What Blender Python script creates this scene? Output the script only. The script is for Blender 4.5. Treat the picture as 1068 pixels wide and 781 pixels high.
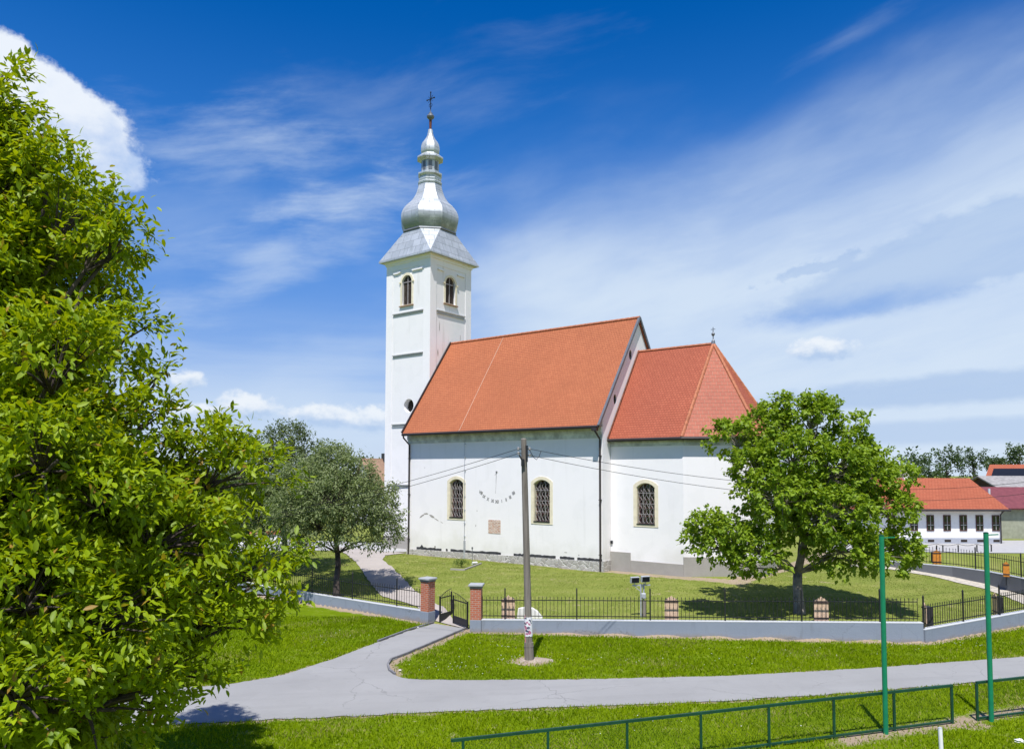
import bpy, bmesh, math, random
import numpy as np
from mathutils import Vector, Matrix, Euler
from mathutils.geometry import delaunay_2d_cdt
R = math.radians
scene = bpy.context.scene
col = scene.collection
for o in list(bpy.data.objects): bpy.data.objects.remove(o)

# ------------------------------------------------------------------ camera
FPX, PITCH, CY, ROLL, CZ = 782.4, .0511, 454.06, -.0025, 6.5
cam = bpy.data.cameras.new('camera'); cob = bpy.data.objects.new('camera', cam); col.objects.link(cob)
cam.sensor_width = 36; cam.sensor_fit = 'HORIZONTAL'; cam.lens = FPX/1068*36
cam.shift_y = (CY-390.5)/1068; cam.clip_start = .1; cam.clip_end = 6000
cob.matrix_world = Matrix.Translation((0, 0, CZ)) @ Matrix.Rotation(math.pi/2+PITCH, 4, 'X') @ Matrix.Rotation(-ROLL, 4, 'Z')
scene.camera = cob

def ray(px, py):
    a, b = px-534, CY-py
    c, s = math.cos(ROLL), math.sin(ROLL)
    X, Y = a*c+b*s, -a*s+b*c
    c, s = math.cos(PITCH), math.sin(PITCH)
    return Vector((X/FPX, c-Y/FPX*s, s+Y/FPX*c))
def G(px, py, z=0.):            # point of the level z seen at a photo pixel
    r = ray(px, py); return Vector((0, 0, CZ)) + r*((z-CZ)/r.z)
def AT(px, py, d):              # point at ground distance d
    r = ray(px, py); return Vector((0, 0, CZ)) + r*(d/r.y)

# ------------------------------------------------------------------ node helpers
class S:
    nt = None
    def __init__(s, v): s.v = v
    @staticmethod
    def m(op, *a, clamp=False):
        n = S.nt.nodes.new('ShaderNodeMath'); n.operation = op; n.use_clamp = clamp
        for i, x in enumerate(a):
            if isinstance(x, S): S.nt.links.new(x.v, n.inputs[i])
            else: n.inputs[i].default_value = x
        return S(n.outputs[0])
    def __add__(s, o): return S.m('ADD', s, o)
    __radd__ = __add__
    def __sub__(s, o): return S.m('SUBTRACT', s, o)
    def __rsub__(s, o): return S.m('SUBTRACT', o, s)
    def __mul__(s, o): return S.m('MULTIPLY', s, o)
    __rmul__ = __mul__
    def __truediv__(s, o): return S.m('DIVIDE', s, o)
    def clamp(s): return S.m('ADD', s, 0., clamp=True)
    def smooth(s, a, b):
        n = S.nt.nodes.new('ShaderNodeMapRange'); n.interpolation_type = 'SMOOTHSTEP'
        S.nt.links.new(s.v, n.inputs[0]); n.inputs[1].default_value = a; n.inputs[2].default_value = b
        return S(n.outputs[0])
def vec(x, y, z=0.):
    n = S.nt.nodes.new('ShaderNodeCombineXYZ')
    for i, a in enumerate((x, y, z)):
        if isinstance(a, S): S.nt.links.new(a.v, n.inputs[i])
        else: n.inputs[i].default_value = a
    return S(n.outputs[0])
def noise(v, scale, detail=4, rough=.5, dist=0., out=0):
    n = S.nt.nodes.new('ShaderNodeTexNoise')
    n.inputs['Scale'].default_value = scale; n.inputs['Detail'].default_value = detail
    n.inputs['Roughness'].default_value = rough; n.inputs['Distortion'].default_value = dist
    if v is not None: S.nt.links.new(v.v, n.inputs['Vector'])
    return S(n.outputs[out])
def mixc(f, a, b):
    n = S.nt.nodes.new('ShaderNodeMix'); n.data_type = 'RGBA'
    for sock, x in ((n.inputs[0], f), (n.inputs[6], a), (n.inputs[7], b)):
        if isinstance(x, S): S.nt.links.new(x.v, sock)
        elif isinstance(x, (int, float)): sock.default_value = x
        else: sock.default_value = (*x, 1)
    return S(n.outputs[2])

# ------------------------------------------------------------------ world, sun, exposure
SUN_EL, SUN_AZ = R(64), math.atan2(-.20, -.98)       # azimuth from +Y towards +X
sd = Vector((math.sin(SUN_AZ)*math.cos(SUN_EL), math.cos(SUN_AZ)*math.cos(SUN_EL), math.sin(SUN_EL)))
world = bpy.data.worlds.new('World'); scene.world = world; world.use_nodes = True
nt = S.nt = world.node_tree; nt.nodes.clear()
sky = nt.nodes.new('ShaderNodeTexSky'); sky.sky_type = 'NISHITA'; sky.sun_disc = False
sky.sun_elevation = SUN_EL; sky.sun_rotation = SUN_AZ; sky.altitude = 100
sky.air_density = 1.; sky.dust_density = .3; sky.ozone_density = 2.5
hs = nt.nodes.new('ShaderNodeHueSaturation'); hs.inputs['Saturation'].default_value = 1.55
hs.inputs['Value'].default_value = 1.0
tn = nt.nodes.new('ShaderNodeMix'); tn.data_type = 'RGBA'; tn.blend_type = 'MULTIPLY'; tn.inputs[0].default_value = 1.
nt.links.new(sky.outputs[0], tn.inputs[6]); tn.inputs[7].default_value = (.90, .83, .95, 1)
nt.links.new(tn.outputs[2], hs.inputs['Color'])
tc = nt.nodes.new('ShaderNodeTexCoord'); sx = nt.nodes.new('ShaderNodeSeparateXYZ')
nt.links.new(tc.outputs['Generated'], sx.inputs[0])
X, Y, Z = S(sx.outputs[0]), S(sx.outputs[1]), S(sx.outputs[2])
az = S.m('ARCTAN2', X, Y)*57.2958; el = S.m('ARCSINE', Z)*57.2958
def AE(px, py):
    r = ray(px, py); return math.degrees(math.atan2(r.x, r.y)), math.degrees(math.atan2(r.z, math.hypot(r.x, r.y)))
def blob(px, py, rx, ry, rot=0.):                     # soft ellipse in the sky: 1 at centre, 0 at the rim
    a0, e0 = AE(px, py); rx, ry = rx/13.6, ry/13.6
    dx, dy = az-a0, el-e0
    c, s = math.cos(R(rot)), math.sin(R(rot))
    u, v = (dx*c+dy*s)*(1/rx), (dy*c-dx*s)*(1/ry)
    return 1.-S.m('SQRT', u*u+v*v)
# wind drawn veils: soft noise sheared so that streaks rise to the right
w1 = noise(vec(az*.04, el*.05, 3.), 1., 2, .5)
w2 = noise(vec(az*.04, el*.05, 9.), 1., 2, .5)
ra, re = az+(w1-.5)*8., el-(az*.17)+(w2-.5)*6.
soft = noise(vec(ra*.045, re*.11, 0.), 1., 6, .50)
st2 = noise(vec(ra*.075, re*.30, 5.), 1., 9, .60)
flat = noise(vec(az*.035+(w1-.5)*.6, el*.42, 7.), 1., 6, .50)
fine = noise(vec(az*.32, el*.55, 1.), 1., 8, .60)
# broad bright veil over the church, rising to the right
line = el-(az*.13)
veil = (20.6-line+(soft-.5)*8.).smooth(-3.5, 9.)*(az+(soft-.5)*16.).smooth(-10., 5.)
veil = veil*(.80+.20*st2.smooth(.34, .62))
wash = (22.5-line+(soft-.5)*14.).smooth(-4., 12.)*(.16+.30*soft.smooth(.42, .66))
thinr = (blob(885, 38, 95, 14, 16)+(st2-.5)*2.4).smooth(.1, 1.3)*.16
s1 = (blob(285, 262, 150, 52, 26)+(st2-.5)*3.4).smooth(.0, 1.5)*.50
s2 = (blob(235, 155, 190, 50, 3)+(st2-.5)*3.4).smooth(.0, 1.6)*.46
s3 = (blob(350, 208, 170, 26, 10)+(st2-.5)*3.0).smooth(.0, 1.5)*.42
s4 = (blob(400, 110, 260, 60, 14)+(st2-.5)*2.4).smooth(.0, 1.6)*.22
low = el.smooth(14., 4.)*(.34+.40*flat.smooth(.35, .62))
haz = (el*-1.+8.).smooth(0., 9.)*.35
def screen(*a):
    r = 1.-a[0]
    for x in a[1:]: r = r*(1.-x)
    return 1.-r
cov = screen(veil*.93, wash, thinr, s1, s2, s3, s4, low*.85, haz).clamp()
# bluish thicker bank and blue gaps at the right
gap = (blob(890, 322, 170, 20, 4)+(st2-.5)*2.4+(fine-.5)*.8).smooth(.05, 1.2)*.50
bank = (blob(1030, 255, 210, 40, 13)+(fine-.5)*.8).smooth(.02, .30)*.42
bits = (blob(860, 277, 70, 13, 14)+(fine-.52)*2.6).smooth(.25, .55)*.4
bank2 = (blob(1010, 404, 260, 18, 3)+(fine-.5)*.7+(flat-.5)*.9).smooth(.0, .5)*.50
bank3 = (blob(960, 452, 300, 14, 0)+(fine-.5)*.7+(flat-.5)*1.2).smooth(.0, .6)*.40
cov = cov*(1.-gap)
bk = S.m('MAXIMUM', S.m('MAXIMUM', bank, bits), S.m('MAXIMUM', bank2, bank3))
cloudc = mixc(bk, (4.5, 5.3, 6.3), (2.1, 3.2, 5.2))
c = mixc(cov, mixc((34.-el).smooth(0., 22.)*.62, S(hs.outputs[0]), (.62, 1.95, 5.1)), cloudc)
# heaped clouds
def heap(c, b, dark, amp, e0, eh, lit=(5.7, 6.1, 6.7), edge=.2, k=1.):
    bf = noise(vec(az*.26*k, el*.32*k, 2.), 1.0, 10, .62)
    dn = b+(bf-.5)*amp
    body = dn.smooth(0.0, edge)
    shade = ((el-e0)*(1/eh)+(noise(vec(az*.30*k, el*.40*k, 4.), 1., 7, .6)-.5)*2.4).smooth(-.9, .6)
    return mixc(body, c, mixc(shade, dark, lit))
a0, e0 = AE(40, 120)
c = heap(c, S.m('MAXIMUM', blob(38, 128, 98, 52, -20), blob(-10, 95, 62, 48, -10)), (2.7, 3.8, 5.9), .80, e0-.8, 4.6, edge=.15)
for (px, py, rx, ry) in ((195, 397, 19, 11), (210, 431, 42, 12), (256, 424, 36, 17), (340, 433, 50, 15), (386, 437, 30, 15), (856, 364, 38, 13)):
    a1, e1 = AE(px, py)
    c = heap(c, blob(px, py, rx, ry), (3.2, 4.2, 5.8), 1.5, e1-.0, .9, (5.7, 6.1, 6.6), .5, 2.8)
bg = nt.nodes.new('ShaderNodeBackground'); bg.inputs[1].default_value = .1
nt.links.new(c.v, bg.inputs[0])
wo = nt.nodes.new('ShaderNodeOutputWorld'); nt.links.new(bg.outputs[0], wo.inputs[0])

sl = bpy.data.lights.new('sun', 'SUN'); sl.energy = 4.2; sl.angle = R(.5); sl.color = (1, .965, .91)
so = bpy.data.objects.new('sun', sl); col.objects.link(so)
so.rotation_euler = sd.to_track_quat('Z', 'Y').to_euler(); so.location = (0, 0, 60)
vs = scene.view_settings; vs.view_transform = 'Standard'; vs.look = 'None'; vs.gamma = 1; vs.use_curve_mapping = False
vs.exposure = .56
scene.render.engine = 'CYCLES'

# ------------------------------------------------------------------ materials
MATS = {}
def mat(name, color, rough=.8, metal=0., var=.12, vs_=3., bump=0., bs=30., attr=None, spec=.3, fn=None, trans=None):
    if name in MATS: return MATS[name]
    m = bpy.data.materials.new(name); m.use_nodes = True; MATS[name] = m
    nt = S.nt = m.node_tree; p = nt.nodes['Principled BSDF']
    p.inputs['Roughness'].default_value = rough; p.inputs['Metallic'].default_value = metal
    p.inputs['Specular IOR Level'].default_value = spec
    t = nt.nodes.new('ShaderNodeTexCoord'); ob = S(t.outputs['Object']); uv = S(t.outputs['UV'])
    if fn:
        cc, h, hd = fn(ob, uv)
    else:
        n1 = noise(ob, vs_, 5, .6); cc = mixc((n1-.5)*3+.5, tuple(x*(1-var) for x in color), tuple(min(1, x*(1+var)) for x in color))
        h, hd = (noise(ob, bs, 4, .6), bump) if bump else (None, 0)
    if attr:
        a = nt.nodes.new('ShaderNodeAttribute'); a.attribute_name = attr; cc = mixc(S(a.outputs['Fac']), cc, trans['c2']) if trans and 'c2' in trans else cc
    nt.links.new(cc.v, p.inputs['Base Color'])
    if h is not None:
        b = nt.nodes.new('ShaderNodeBump'); b.inputs['Strength'].default_value = 1; b.inputs['Distance'].default_value = hd
        nt.links.new(h.v, b.inputs['Height']); nt.links.new(b.outputs[0], p.inputs['Normal'])
    return m
def brick(uv, c1, c2, mortar, bw, bh, ms, off=.5, bias=0.):
    n = S.nt.nodes.new('ShaderNodeTexBrick'); n.offset = off; n.squash = 1
    S.nt.links.new(uv.v, n.inputs['Vector']); n.inputs['Scale'].default_value = 1
    n.inputs['Color1'].default_value = (*c1, 1); n.inputs['Color2'].default_value = (*c2, 1); n.inputs['Mortar'].default_value = (*mortar, 1)
    n.inputs['Brick Width'].default_value = bw; n.inputs['Row Height'].default_value = bh
    n.inputs['Mortar Size'].default_value = ms; n.inputs['Mortar Smooth'].default_value = .1; n.inputs['Bias'].default_value = bias
    return S(n.outputs[0]), S(n.outputs[1])
def tile_fn(c1, c2, mort, bw=.18, bh=.165, ms=.012):
    def f(ob, uv):
        cc, fac = brick(uv, c1, c2, mort, bw, bh, ms)
        n1 = noise(ob, .35, 5, .65); n2 = noise(uv, 9., 3, .7)
        cc = mixc((n1-.35)*1.1, cc, tuple(x*.72 for x in c1)); cc = mixc((n2-.5).clamp()*1.2, cc, tuple(min(1, x*1.35) for x in c2))
        sp = S.nt.nodes.new('ShaderNodeSeparateXYZ'); S.nt.links.new(uv.v, sp.inputs[0])
        saw = S.m('FRACT', S(sp.outputs[1])/bh)
        return cc, (1.-saw)*.8-fac*.5, .014
    return f
M = {}
M['tile'] = mat('roof_tile', 0, .72, fn=tile_fn((.38, .118, .050), (.44, .145, .062), (.28, .082, .036)))
M['tile2'] = mat('roof_tile_red', 0, .7, fn=tile_fn((.34, .085, .043), (.39, .106, .055), (.24, .058, .030)))
M['tile3'] = mat('roof_tile_apse', 0, .6, fn=tile_fn((.34, .088, .048), (.39, .108, .060), (.42, .20, .13), .30, .24, .014))
M['tile_far'] = mat('roof_tile_far', 0, .8, fn=tile_fn((.34, .092, .045), (.38, .112, .056), (.27, .07, .034), .25, .25, .02))
M['ridge'] = mat('ridge_tile', (.42, .15, .075), .7, var=.25, vs_=5)
def plaster_fn(dirt):
    def f(ob, uv):
        n1 = noise(ob, .5, 6, .6); n2 = noise(ob, 6., 5, .7)
        sp = S.nt.nodes.new('ShaderNodeSeparateXYZ'); S.nt.links.new(ob.v, sp.inputs[0])
        x, y, z = (S(sp.outputs[i]) for i in range(3))
        streak = noise(vec(x*2.2, y*2.2, z*.16), 1., 5, .6)
        c = mixc((n1-.4)*1.2, (.86, .84, .845), (.79, .775, .78))
        c = mixc(streak.smooth(.55, .8)*dirt, c, (.52, .51, .47)); pt_ = noise(ob, .9, 3, .4); c = mixc(pt_.smooth(.56, .60)*.10, c, (.66, .66, .66))
        c = mixc(n2.smooth(.64, .78)*dirt*.8, c, (.56, .55, .52))
        # damp band near the ground
        g = (z*-1.+2.7+(n1-.5)*3.4).smooth(0., 1.4)
        c = mixc(g*.38, c, (.55, .54, .47)); t_ = (z-7.9+(n1-.5)*2.).smooth(0., 1.2); c = mixc(t_*.10*dirt, c, (.4, .42, .38))
        return c, n2*.6+noise(ob, 30., 3, .6)*.4, .006
    return f
M['plaster'] = mat('white_plaster', 0, .9, fn=plaster_fn(.22))
M['plaster_old'] = mat('weathered_plaster', 0, .92, fn=plaster_fn(.8))
M['plaster_far'] = mat('white_plaster_plain', (.78, .78, .78), .9, var=.05)
M['cream'] = mat('cream_paint', (.76, .69, .52), .85, var=.1)
M['eave'] = mat('eave_band', (.56, .58, .54), .9, var=.3, vs_=2)
def stone_fn(ob, uv):
    v = S.nt.nodes.new('ShaderNodeTexVoronoi'); v.inputs['Scale'].default_value = 3.4; S.nt.links.new(ob.v, v.inputs['Vector'])
    v2 = S.nt.nodes.new('ShaderNodeTexVoronoi'); v2.feature = 'DISTANCE_TO_EDGE'; v2.inputs['Scale'].default_value = 3.4; S.nt.links.new(ob.v, v2.inputs['Vector'])
    bwn = S.nt.nodes.new('ShaderNodeRGBToBW'); S.nt.links.new(v.outputs['Color'], bwn.inputs[0])
    c = mixc(S(bwn.outputs[0]), (.30, .28, .26), (.56, .54, .51)); c = mixc(noise(ob, 8, 5, .7)*.6, c, (.38, .36, .34))
    e = S(v2.outputs['Distance']).smooth(0., .09)
    return mixc(e, (.66, .65, .62), c), e, .03
M['stone'] = mat('rubble_stone', 0, .95, fn=stone_fn)
def conc_fn(base, d=.25):
    def f(ob, uv):
        n1 = noise(ob, 1.2, 6, .65); n2 = noise(ob, 12, 5, .7)
        c = mixc((n1-.3)*1.4, tuple(x*(1-d) for x in base), base); c = mixc(n2.smooth(.6, .75)*.5, c, tuple(x*.7 for x in base))
        return c, n2, .008
    return f
M['concrete'] = mat('old_concrete', 0, .95, fn=conc_fn((.42, .40, .37)))
def wall_fn(ob, uv):
    n1 = noise(ob, .7, 6, .65); n2 = noise(ob, 14, 5, .7)
    sp = S.nt.nodes.new('ShaderNodeSeparateXYZ'); S.nt.links.new(ob.v, sp.inputs[0]); z = S(sp.outputs[2])
    c = mixc((n1-.3)*1.5, (.225, .26, .325), (.28, .315, .38)); c = mixc(n2.smooth(.6, .75)*.4, c, (.2, .21, .24))
    st = noise(vec(S(sp.outputs[0])*3.5, S(sp.outputs[1])*3.5, z*.5), 1., 5, .6); c = mixc(st.smooth(.54, .75)*.45, c, (.16, .175, .20))
    c = mixc((.20-z+(n1-.5)*.5+(n2-.5)*.3).smooth(.0, .22)*.6, c, (.25, .21, .17))
    v = S.nt.nodes.new('ShaderNodeTexVoronoi'); v.feature = 'DISTANCE_TO_EDGE'; v.inputs['Scale'].default_value = .45
    wv = S.nt.nodes.new('ShaderNodeVectorMath'); wv.operation = 'ADD'; S.nt.links.new(ob.v, wv.inputs[0]); nn = noise(ob, 1.5, 4, .6, out=1); S.nt.links.new(nn.v, wv.inputs[1]); S.nt.links.new(wv.outputs[0], v.inputs['Vector'])
    c = mixc((1.-S(v.outputs['Distance']).smooth(0., .012))*n1.smooth(.45, .6)*.6, c, (.12, .13, .15))
    return c, n2, .008
M['render_grey'] = mat('grey_wall_render', 0, .92, fn=wall_fn)
M['wall_cap'] = mat('pale_wall_top', 0, .9, fn=conc_fn((.55, .57, .60), .1))
M['asph_wall'] = mat('dark_grey_render', 0, .95, fn=conc_fn((.16, .17, .19), .2))
M['ledge'] = mat('ledge_render', 0, .95, fn=conc_fn((.60, .60, .60), .35))
M['pad'] = mat('concrete_pad', 0, .95, fn=conc_fn((.40, .33, .26)))
M['seam'] = mat('mortar_seam', (.52, .34, .25), .9)
M['cap'] = mat('pillar_cap', 0, .9, fn=conc_fn((.40, .42, .44), .25))
M['tar'] = mat('tar_strip', (.045, .047, .052), .8, var=.3)
M['brown_metal'] = mat('brown_metal', (.055, .045, .045), .45, .3, var=.1)
M['flashing'] = mat('grey_flashing', (.16, .17, .19), .5, .4)
def zinc_fn(ob, uv):
    cc, fac = brick(uv, (.44, .465, .49), (.56, .585, .61), (.24, .26, .28), .8, .62, .014)
    n = noise(ob, 1.1, 6, .65); sp = S.nt.nodes.new('ShaderNodeSeparateXYZ'); S.nt.links.new(ob.v, sp.inputs[0])
    st = noise(vec(S(sp.outputs[0])*3., S(sp.outputs[1])*3., S(sp.outputs[2])*.35), 1., 6, .65)
    cc = mixc(n.smooth(.45, .75)*.45, cc, (.27, .30, .31)); cc = mixc(st.smooth(.5, .75)*.55, cc, (.28, .31, .31))
    cc = mixc((1.-S.m('ABSOLUTE', S(sp.outputs[2])-25.2)*1.1).clamp()*n.smooth(.25, .55)*.75, cc, (.15, .18, .17))
    return cc, fac*-1.+n*.35, .010
M['zinc'] = mat('zinc_sheet', 0, .46, .35, spec=.5, fn=zinc_fn)
M['rust'] = mat('rusty_metal', (.16, .06, .035), .7, .3, var=.3)
M['iron'] = mat('dark_iron', (.03, .032, .036), .5, .5)
M['glass'] = mat('dark_glass', (.012, .013, .018), .12, 0, spec=.8)
M['grille'] = mat('grille_iron', (.36, .33, .33), .6, .2)
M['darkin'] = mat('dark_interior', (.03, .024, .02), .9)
M['louvre'] = mat('brown_shutter', (.10, .075, .065), .8, var=.3)
M['numeral'] = mat('dial_paint', (.17, .17, .17), .9)
def brickfn(ob, uv):
    cc, fac = brick(uv, (.42, .11, .055), (.52, .17, .085), (.45, .38, .33), .25, .085, .010)
    cc = mixc(noise(ob, 5, 4, .7)*.4, cc, (.33, .10, .06)); return cc, fac*-1., .006
M['brick'] = mat('red_brick', 0, .85, fn=brickfn)
def oldbrickfn(ob, uv):
    cc, fac = brick(uv, (.34, .15, .11), (.62, .42, .30), (.68, .62, .56), .24, .085, .022, bias=.1)
    cc = mixc(noise(uv, 7, 4, .7).smooth(.5, .62)*.8, cc, (.55, .27, .18)); return cc, fac*-1., .01
M['oldbrick'] = mat('exposed_brick', 0, .9, fn=oldbrickfn)
def asph_fn(base, crack=True):
    def f(ob, uv):
        n1 = noise(ob, .35, 6, .6); n2 = noise(ob, 40, 4, .7); n3 = noise(ob, 3., 5, .6)
        c = mixc((n1-.3)*1.6, tuple(x*.86 for x in base), tuple(x*1.08 for x in base))
        c = mixc(n2.smooth(.5, .8)*.5, c, tuple(x*.62 for x in base)); c = mixc(n3.smooth(.56, .72)*.30, c, tuple(x*.72 for x in base))
        sp = S.nt.nodes.new('ShaderNodeSeparateXYZ'); S.nt.links.new(ob.v, sp.inputs[0]); xx, yy = S(sp.outputs[0]), S(sp.outputs[1])
        tr_ = noise(vec(xx*.12+yy*.02, (yy-xx*.14)*1.5), 1., 4, .55); c = mixc(tr_.smooth(.50, .64)*.22, c, tuple(x*.74 for x in base)); c = mixc(noise(ob, .55, 3, .5).smooth(.60, .615)*.10, c, tuple(x*.6 for x in base))
        v = S.nt.nodes.new('ShaderNodeTexVoronoi'); v.feature = 'DISTANCE_TO_EDGE'; v.inputs['Scale'].default_value = .22
        wv = S.nt.nodes.new('ShaderNodeVectorMath'); wv.operation = 'ADD'
        S.nt.links.new(ob.v, wv.inputs[0]); nn = noise(ob, .9, 4, .6, out=1); S.nt.links.new(nn.v, wv.inputs[1]); S.nt.links.new(wv.outputs[0], v.inputs['Vector'])
        c = mixc((1.-S(v.outputs['Distance']).smooth(0., .006))*n1.smooth(.42, .6)*.55, c, tuple(x*.45 for x in base))
        return c, n2, .006
    return f
M['road'] = mat('bleached_asphalt', 0, .92, fn=asph_fn((.30, .30, .297)))
M['path'] = mat('worn_path', 0, .95, fn=asph_fn((.40, .36, .33)))
M['farroad'] = mat('pale_road', (.38, .375, .37), .9, var=.08)
M['gravel'] = mat('pale_gravel', (.46, .42, .35), .95, var=.25, vs_=6, bump=.02, bs=20)
M['kerb'] = mat('kerb_concrete', (.17, .17, .18), .9, var=.3)
# ground: attributes decide where soil shows through
def ground_fn(ob, uv):
    nt = S.nt
    def att(n):
        a = nt.nodes.new('ShaderNodeAttribute'); a.attribute_name = n; return S(a.outputs['Fac'])
    dirt, mow = att('dirt'), att('mow')
    n1 = noise(ob, .28, 6, .62); n2 = noise(ob, 1.6, 6, .65); n3 = noise(ob, 14., 5, .7)
    sp = nt.nodes.new('ShaderNodeSeparateXYZ'); nt.links.new(ob.v, sp.inputs[0])
    x, y = S(sp.outputs[0]), S(sp.outputs[1])
    fresh = mixc((n2-.3)*1.8, (.10, .16, .003), (.16, .23, .004)); fresh = mixc(n3.smooth(.5, .8)*.5, fresh, (.19, .23, .01))
    fresh = mixc(n1.smooth(.5, .7)*.35, fresh, (.12, .15, .02))
    # mown churchyard lawn: paler, with straw tones and curved mowing stripes
    rr = S.m('SQRT', (x-4.)*(x-4.)*.55+(y-52.)*(y-52.))
    stripe = S.m('SINE', rr*4.2+(n1-.5)*7.)
    lawn = mixc((n2-.3)*1.7, (.15, .19, .035), (.22, .245, .055)); lawn = mixc((stripe*.5+.5)*n1.smooth(.35, .65)*.40, lawn, (.29, .29, .085))
    lawn = mixc(n3.smooth(.48, .8)*.5, lawn, (.29, .27, .09)); lawn = mixc(n2.smooth(.60, .72)*.5, lawn, (.33, .30, .11))
    g = mixc(mow, fresh, lawn)
    soil = mixc(n3, (.20, .145, .095), (.42, .34, .25)); soil = mixc(noise(ob, 40, 3, .7).smooth(.55, .75)*.6, soil, (.5, .46, .40))
    d = (dirt+(n2-.5)*.9+(n3-.5)*.7).smooth(.42, .62)
    return mixc(d, g, soil), n3*.7+n2*.3, .05
M['ground'] = mat('ground_cover', 0, 1., fn=ground_fn, spec=.05)
def leafmat(name, c1, c2, tr, c3=None, gloss=.35, back=None):
    m = bpy.data.materials.new(name); m.use_nodes = True; MATS[name] = m
    nt = S.nt = m.node_tree; nt.nodes.clear()
    a = nt.nodes.new('ShaderNodeAttribute'); a.attribute_name = 'lv'; v = S(a.outputs['Fac'])
    c = mixc(v, c1, c2)
    if c3: c = mixc(v.smooth(.955, .99), c, c3)
    if back:
        ge = nt.nodes.new('ShaderNodeNewGeometry'); c = mixc(S(ge.outputs['Backfacing']), c, back)
    d = nt.nodes.new('ShaderNodeBsdfPrincipled'); d.inputs['Roughness'].default_value = .5; d.inputs['Specular IOR Level'].default_value = gloss
    nt.links.new(c.v, d.inputs['Base Color'])
    t = nt.nodes.new('ShaderNodeBsdfTranslucent'); tcx = mixc(.5, c, tr); nt.links.new(tcx.v, t.inputs[0])
    mx = nt.nodes.new('ShaderNodeMixShader'); mx.inputs[0].default_value = .40
    nt.links.new(d.outputs[0], mx.inputs[1]); nt.links.new(t.outputs[0], mx.inputs[2])
    o = nt.nodes.new('ShaderNodeOutputMaterial'); nt.links.new(mx.outputs[0], o.inputs[0])
    return m
M['leaf_walnut'] = leafmat('walnut_leaf', (.11, .20, .002), (.36, .46, .005), (.56, .60, .005), (.34, .20, .03))
M['leaf_broad'] = leafmat('broad_leaf', (.13, .225, .010), (.29, .40, .022), (.42, .56, .02))
M['leaf_grey'] = leafmat('grey_leaf', (.155, .20, .075), (.31, .36, .16), (.22, .32, .05), (.36, .40, .24), .35)
M['leaf_greydark'] = leafmat('grey_dark_leaf', (.075, .115, .035), (.16, .20, .075), (.15, .22, .05), (.25, .28, .17), .3)
M['leaf_dark'] = leafmat('dark_leaf', (.05, .10, .014), (.12, .19, .03), (.12, .2, .02))
M['leaf_far'] = leafmat('far_leaf', (.045, .085, .03), (.10, .15, .05), (.12, .18, .05))
M['blade'] = leafmat('grass_blade', (.12, .20, .002), (.30, .40, .006), (.32, .44, .004), (.36, .34, .10), .05)
M['bladelawn'] = leafmat('lawn_blade', (.13, .19, .022), (.27, .315, .06), (.25, .29, .05), (.42, .36, .15), .15)
M['petal'] = mat('white_petal', (.7, .7, .68), .8)
M['bark'] = mat('bark', (.24, .21, .18), .95, var=.4, vs_=4, bump=.02, bs=12)
M['barkdark'] = mat('dark_bark', (.07, .055, .05), .95, var=.4, vs_=4, bump=.02, bs=12)
def polefn(ob, uv):
    sp = S.nt.nodes.new('ShaderNodeSeparateXYZ'); S.nt.links.new(ob.v, sp.inputs[0])
    g = noise(vec(S(sp.outputs[0])*14., S(sp.outputs[1])*14., S(sp.outputs[2])*.8), 1., 6, .65)
    return mixc((g-.25)*1.8, (.10, .085, .07), (.30, .27, .24)), g, .01
M['polewood'] = mat('weathered_wood', 0, .95, fn=polefn)
M['greenpaint'] = mat('green_paint', (.008, .20, .095), .4, var=.12, spec=.4)
M['greendark'] = mat('dark_green_paint', (.008, .055, .030), .45, var=.2, spec=.4)
M['galv'] = mat('galvanised', (.45, .47, .50), .5, .3)
M['whitepaint'] = mat('white_paint', (.78, .78, .78), .5, var=.05)
M['palewood'] = mat('pale_planks', (.62, .44, .31), .8, var=.2, vs_=6)
M['orangewood'] = mat('orange_planks', (.55, .21, .03), .7, var=.25, vs_=6)
M['band'] = mat('dark_band', (.07, .045, .04), .7)
M['binbody'] = mat('bin_body', (.028, .026, .030), .6)
M['paper'] = mat('poster_paper', 0, .8, fn=lambda ob, uv: (mixc(noise(ob, 9, 2, .5).smooth(.56, .6), mixc(noise(ob, 5, 2, .5).smooth(.6, .62), (.75, .75, .78), (.45, .15, .25)), (.06, .07, .12)), None, 0))
M['pinkstrip'] = mat('pink_strip', (.42, .16, .18), .8, var=.25)
M['marble'] = mat('white_stone', (.75, .74, .70), .7, var=.08)
M['brownwin'] = mat('brown_frame', (.10, .045, .04), .7)
M['bluegrey'] = mat('bluegrey_plinth', (.36, .38, .43), .9, var=.06)
M['maroon'] = mat('maroon_sheet', (.19, .055, .06), .55, .1, var=.15)
M['greyroof'] = mat('grey_roof', (.27, .26, .25), .9, var=.25)
M['timber'] = mat('dark_timber', (.085, .05, .035), .9, var=.3)
M['khaki'] = mat('khaki_wall', (.30, .31, .24), .9, var=.15)
M['solar'] = mat('solar_glass', (.010, .012, .018), .45, spec=.25)
M['brownroof'] = mat('brown_roof', (.30, .19, .13), .85, var=.2)
M['wire'] = mat('wire_black', (.02, .02, .022), .6)
M['porcelain'] = mat('porcelain', (.35, .33, .32), .4)

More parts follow.
